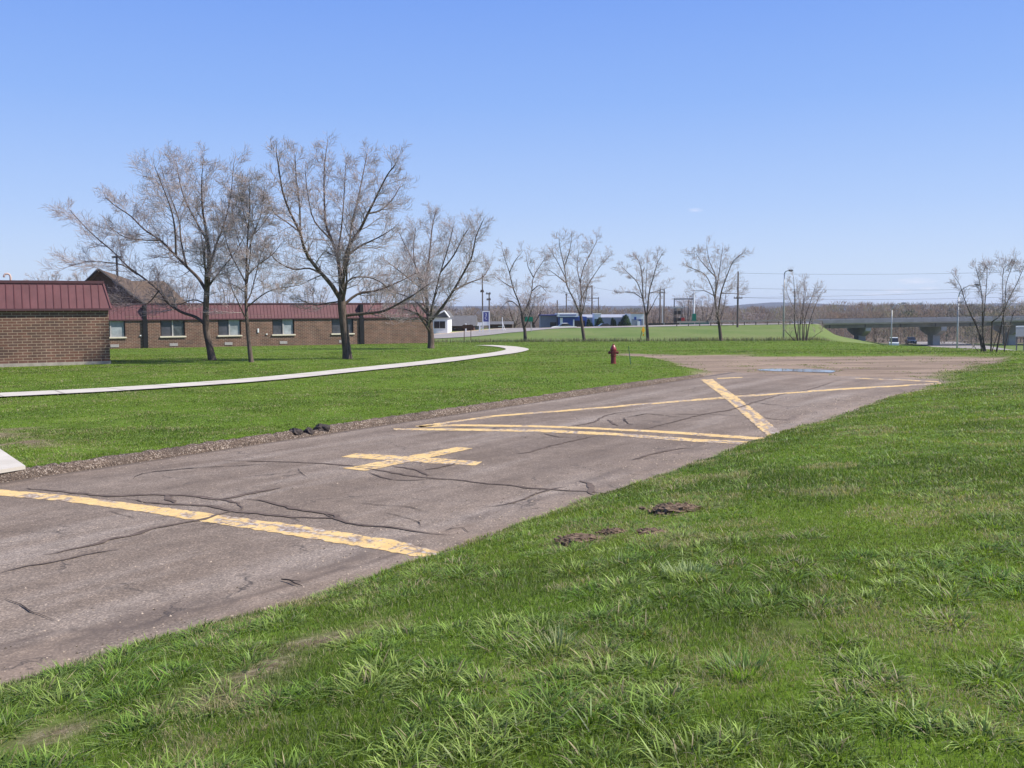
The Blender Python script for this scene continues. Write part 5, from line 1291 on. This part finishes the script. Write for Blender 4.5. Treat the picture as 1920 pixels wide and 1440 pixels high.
MB().box(-w2 - .05, w2 + .05, -.15, 10.1, h, h + .1).build('roof_edge', mat('brown_flashing', (.3, .13, .07), .7, noise=(1, .1)), rt_)
MB().box(-w2 * .5, -w2 * .2, -.09, .02, h - 1.2, h - .65).build('window', M['bluewall'], rt_)
# junipers
def bush(px, py, Y, wpx_, hpx, label, seed):
    r = np.random.default_rng(seed); c = P(px, py, Y); z = hz(c.x, Y); top = P(px, py - hpx, Y).z; a = wpx(wpx_ / 2, Y); b = (top - z) ; n = 2600
    d = r.normal(0, 1, (n, 3)); d /= np.linalg.norm(d, axis=1, keepdims=True); d[:, 2] = np.abs(d[:, 2]); q = r.uniform(.75, 1.03, (n, 1)); p = d * np.array([a, a * .9, b]) * q * (1 + .12 * np.sin(d[:, :1] * 5 + seed))
    t = r.normal(0, 1, (n, 3)) + d * .8; t /= np.linalg.norm(t, axis=1, keepdims=True); s = np.cross(t, d); s /= np.linalg.norm(s, axis=1, keepdims=True) + 1e-6; L = .34; w_ = .13
    V = np.stack([p - t * L * .5 - s * w_, p - t * L * .5 + s * w_, p + t * L], 1).reshape(-1, 3); C = np.repeat(np.array([.035, .06, .028]) * r.uniform(.5, 1.5, (n, 1)), 3, 0)
    rt_ = empty('juniper_bush', (c.x, Y, z), label, 'bush', 'round evergreen bushes')
    npmesh('foliage', V, [np.arange(n * 3).reshape(-1, 3)], M['leafdark'], rt_, col=C)
    MB().tube([(0, 0, -.2), (0, 0, b * .6)], [.12, .05], 6).build('stem', M['bark'], rt_)
bush(1172, 610, 182, 27, 16, 'largest dark round evergreen bush before the grey shed', 1); bush(1125, 611, 184, 22, 12, 'dark green bush below the white kiosk', 2); bush(1105, 611, 183, 12, 9, 'small dark bush left of the white kiosk', 3); bush(1150, 611, 186, 8, 13, 'narrow green bush beside the big round one', 4)
# substation frame and fences
Y = 200
def fence(px0, px1, Y, top, m, label, step=2.4):
    a = P(px0, top, Y); b = P(px1, top, Y); za = hz(a.x, Y); zb_ = hz(b.x, Y); rt_ = empty('fence', (a.x, Y, za), label, 'fence'); n = max(2, int((b.x - a.x) / step)); L = b.x - a.x; h = a.z - za
    pn = MB(); pn.box(0, L, -.02, .02, .05, h); pn.build('mesh_panel', M[m], rt_)
    for i in range(n + 1): MB().box(L * i / n - .05, L * i / n + .05, -.09, -.02, -.3, h + .08).build('post', M['steel'], rt_)
fence(1275, 1330, 188, 604.5, 'steelgreen', 'green sheeted fence right of the substation'); fence(1215, 1275, 200, 606, 'black', 'dark slatted fence below the twin poles')
b = P(1290, 610, 207); z = hz(b.x, b.y); ss = empty('substation_frame', (b.x, b.y, z), 'dark steel lattice frame of a small substation behind the fences', 'substation'); k = wpx(1, 207); zt_ = P(1290, 559, 207).z - z
for dx, t_ in ((-26, 1), (-13, .72), (-23, .72), (0, .95), (10, 1)): MB().box((dx - .8) * k, (dx + .8) * k, -.1, .1, -.2, zt_ * t_).build('column', M['greyroof'], ss)
MB().box(-26 * k, 10 * k, -.12, .12, zt_ - .3, zt_ - .05).build('beam', M['greyroof'], ss); MB().box(-32 * k, -8 * k, -.5, .5, zt_ * .72, zt_ * .72 + .25).build('bus_platform', M['steel'], ss)
for i, (dx, z_) in enumerate(((-24, .35), (-17, .35), (-24, .55), (-17, .55))): MB().box((dx - 2.5) * k, (dx + 2.5) * k, -.5, .5, zt_ * z_, zt_ * (z_ + .1)).build('switchgear', M['frame'], ss)
MB().box(-14 * k, 2 * k, -1.6, -1.2, 0, zt_ * .36).build('control_box', M['white'], ss); MB().box(-15 * k, -9 * k, -1.7, -1.3, zt_ * .36, zt_ * .46).build('red_panel', M['redbox'], ss)
b = P(1301, 596, 189.5); MB().box(b.x - .35, b.x + .35, 189.0, 189.8, b.z - .8, b.z + .8).tube([(b.x, 189.4, b.z - .8), (b.x, 189.4, hz(b.x, 189.4) - .1)], .08, 6).build('green_cabinet', M['green']); tag(bpy.data.objects['green_cabinet'], 'green box on the slender pale pole above the fence', 'cabinet')

# ------------------------------------------------------------------ bridge
bA = P(1528, 600, 190); bB = Vector((150, 196, bA.z + .9)); dv = (bB - bA); Lb = dv.length; rz = math.atan2(dv.y, dv.x); sl = (bB.z - bA.z) / Lb
br = empty('highway_bridge', (bA.x, bA.y, bA.z), 'long grey highway overpass with steel girders on concrete piers', 'bridge', rz=rz)
def beam(x0, x1, y0, y1, z0, z1): 
    mb = MB(); mb.prism([(x0, y0, z0 + sl * x0), (x1, y0, z0 + sl * x1), (x1, y0, z1 + sl * x1), (x0, y0, z1 + sl * x0)], (0, y1 - y0, 0)); return mb
beam(-1, Lb, -.25, .1, -.72, .02).build('parapet', M['bridge'], br); beam(-1, Lb, 9.6, 9.9, -.72, .02).build('parapet', M['bridge'], br)
beam(-1, Lb, .1, 9.6, -.95, -.72).build('deck', M['pier'], br)
for yy in (0.35, 3.2, 6.2, 9.2): beam(1, Lb, yy, yy + .28, -1.68, -.95).build('girder', M['girder'], br)
rl = beam(-1, Lb, -.08, -.02, .16, .24); 
for i in range(int(Lb / 3.0)): rl.box(i * 3.0, i * 3.0 + .12, -.08, .0, .0 + sl * i * 3, .24 + sl * i * 3)
rl.build('railing', M['greyroof'], br)
for i in range(0, int(Lb / 7.0)): x0 = 3 + i * 7.0; beam(x0, x0 + .14, .27, .33, -1.66, -.97).build('stiffener', M['frame'], br)
for px in (1629, 1775, 1925):
    q = P(px, 620, 191); xl = (q.x - bA.x) / math.cos(rz); gz = -6.3 - bA.z; pr = MB()
    pr.prism([(xl - .55, .4, -1.68 + sl * xl), (xl - .55, 9.4, -1.68 + sl * xl), (xl - .55, 9.4, -2.2), (xl - .55, 6.4, -3.15), (xl - .55, 2.6, -3.15), (xl - .55, .4, -2.2)], (1.1, 0, 0))
    p_ = pr.build('pier_cap', M['pier'], br)
    MB().box(xl - .75, xl + .7, 3.2, 5.4, gz, -3.1).build('pier_column', M['pier'], br)
ab = MB(); ab.box(-.6, 1.6, -.1, 9.8, -2.5, -.98); ab.build('abutment', mat('tan_concrete', (.36, .30, .23), .9, noise=(1, .2)), br)
# guardrail along the ridge road up to the bridge
gp = [(p.x + 1.5, p.y - 3.9) for p in FR[67:]] ; gr = empty('guardrail', (gp[0][0], gp[0][1], hz(*gp[0])), 'low dark guardrail along the ridge road leading to the bridge', 'guardrail'); o_ = gr.location.copy()
pts = [Vector((a, b_, hz(a, b_) + .75)) - o_ for a, b_ in gp]; mb = MB()
for a, b_ in zip(pts[:-1], pts[1:]): mb.prism([a + Vector((0, 0, -.16)), a + Vector((0, .05, -.16)), a + Vector((0, .05, .16)), a + Vector((0, 0, .16))], b_ - a)
mb.build('rail', M['greyroof'], gr)
for a in pts: MB().box(a.x - .07, a.x + .07, a.y + .05, a.y + .2, a.z - .9, a.z + .12).build('post', M['wood'], gr)

# ------------------------------------------------------------------ cars
def car(px, Y, label, paint, rz=0, L=4.5, h=1.45, kind='sedan', dz=0):
    x = P(px, 640, Y).x; z = hz(x, Y) + .06 + dz; rt_ = empty('parked_car' if dz == 0 else 'car', (x, Y, z), label, 'car', 'far-off cars', rz); W = .86
    pts = [(-L / 2, .35), (-L / 2 + .05, .75), (-L * .36, .88), (-L * .22, .93), (L * .30, .95), (L / 2 - .05, .88), (L / 2, .5), (L / 2 - .03, .3), (-L / 2 + .1, .28)]
    mb = MB(); mb.prism([(a, -W, b) for a, b in pts], (0, 2 * W, 0)); mb.build('body', paint, rt_)
    rf = [(-L * .22, .93), (-L * .08, h - .02), (L * .12, h), (L * (.30 if kind == 'sedan' else .44), .95)] if kind == 'sedan' else [(-L * .25, .93), (-L * .12, h - .03), (L * .42, h), (L * .48, .95)]
    gb = MB(); gb.prism([(a, -W * .86, b) for a, b in rf], (0, 2 * W * .86, 0)); gb.build('greenhouse', M['darkglass'], rt_)
    MB().prism([(rf[1][0] - .05, -W * .84, h - .06), (rf[2][0] + .1, -W * .84, h - .04), (rf[2][0] + .05, -W * .8, h + .03), (rf[1][0] + .05, -W * .8, h + .02)], (0, 2 * W * .82, 0)).build('car_roof', paint, rt_)
    for a in (-L * .31, L * .30):
        for s_ in (-1, 1):
            wv = MB().tube([(a, s_ * W * .78, .32), (a, s_ * (W + .03), .32)], .32, 14).build('wheel', M['rubber'], rt_); MB().tube([(a, s_ * (W + .03), .32), (a, s_ * (W + .045), .32)], .19, 10).build('rim', M['steel'], wv)
    for s_ in (-.6, .6):
        MB().box(-L / 2 - .02, -L / 2 + .08, s_ * W - .16, s_ * W + .16, .58, .72).build('headlight', M['white'], rt_); MB().box(L / 2 - .07, L / 2 + .02, s_ * W - .16, s_ * W + .16, .62, .78).build('tail_light', M['redbox'], rt_)
    return rt_
car(1057, 178, 'white car parked before the blue showroom', M['white'], R(8)); car(1676, 188, 'silver white van with red tail on the low road at the slope foot', mat('silver_paint', (.55, .58, .6), .3, .5, noise=(1, .05)), R(70), 4.6, 1.75, 'van')
car(1708, 205, 'dark car farther along the low road beneath the bridge', mat('dark_blue_paint', (.03, .035, .06), .3, .5, noise=(1, .1)), R(75)); car(1132, 178, 'dark blue car hidden low before the green kiosk bush', mat('navy_paint', (.03, .03, .10), .3, .5, noise=(1, .1)), R(5), 4.4, 1.4)

# ------------------------------------------------------------------ haze
hzb = MB().box(-5900, 5900, -450, 5900, -13, 45).build('haze', None if False else M['white'])
hm = bpy.data.materials.new('haze_air'); hm.use_nodes = True; hn_ = hm.node_tree; hn_.nodes.clear()
ho = hn_.nodes.new('ShaderNodeOutputMaterial'); hv = hn_.nodes.new('ShaderNodeVolumePrincipled'); hv.inputs['Density'].default_value = HAZE
hv.inputs['Color'].default_value = (.80, .87, 1.0, 1); hv.inputs['Anisotropy'].default_value = .2; hn_.links.new(hv.outputs[0], ho.inputs['Volume'])
hzb.data.materials.clear(); hzb.data.materials.append(hm); tag(hzb, kind='stuff')
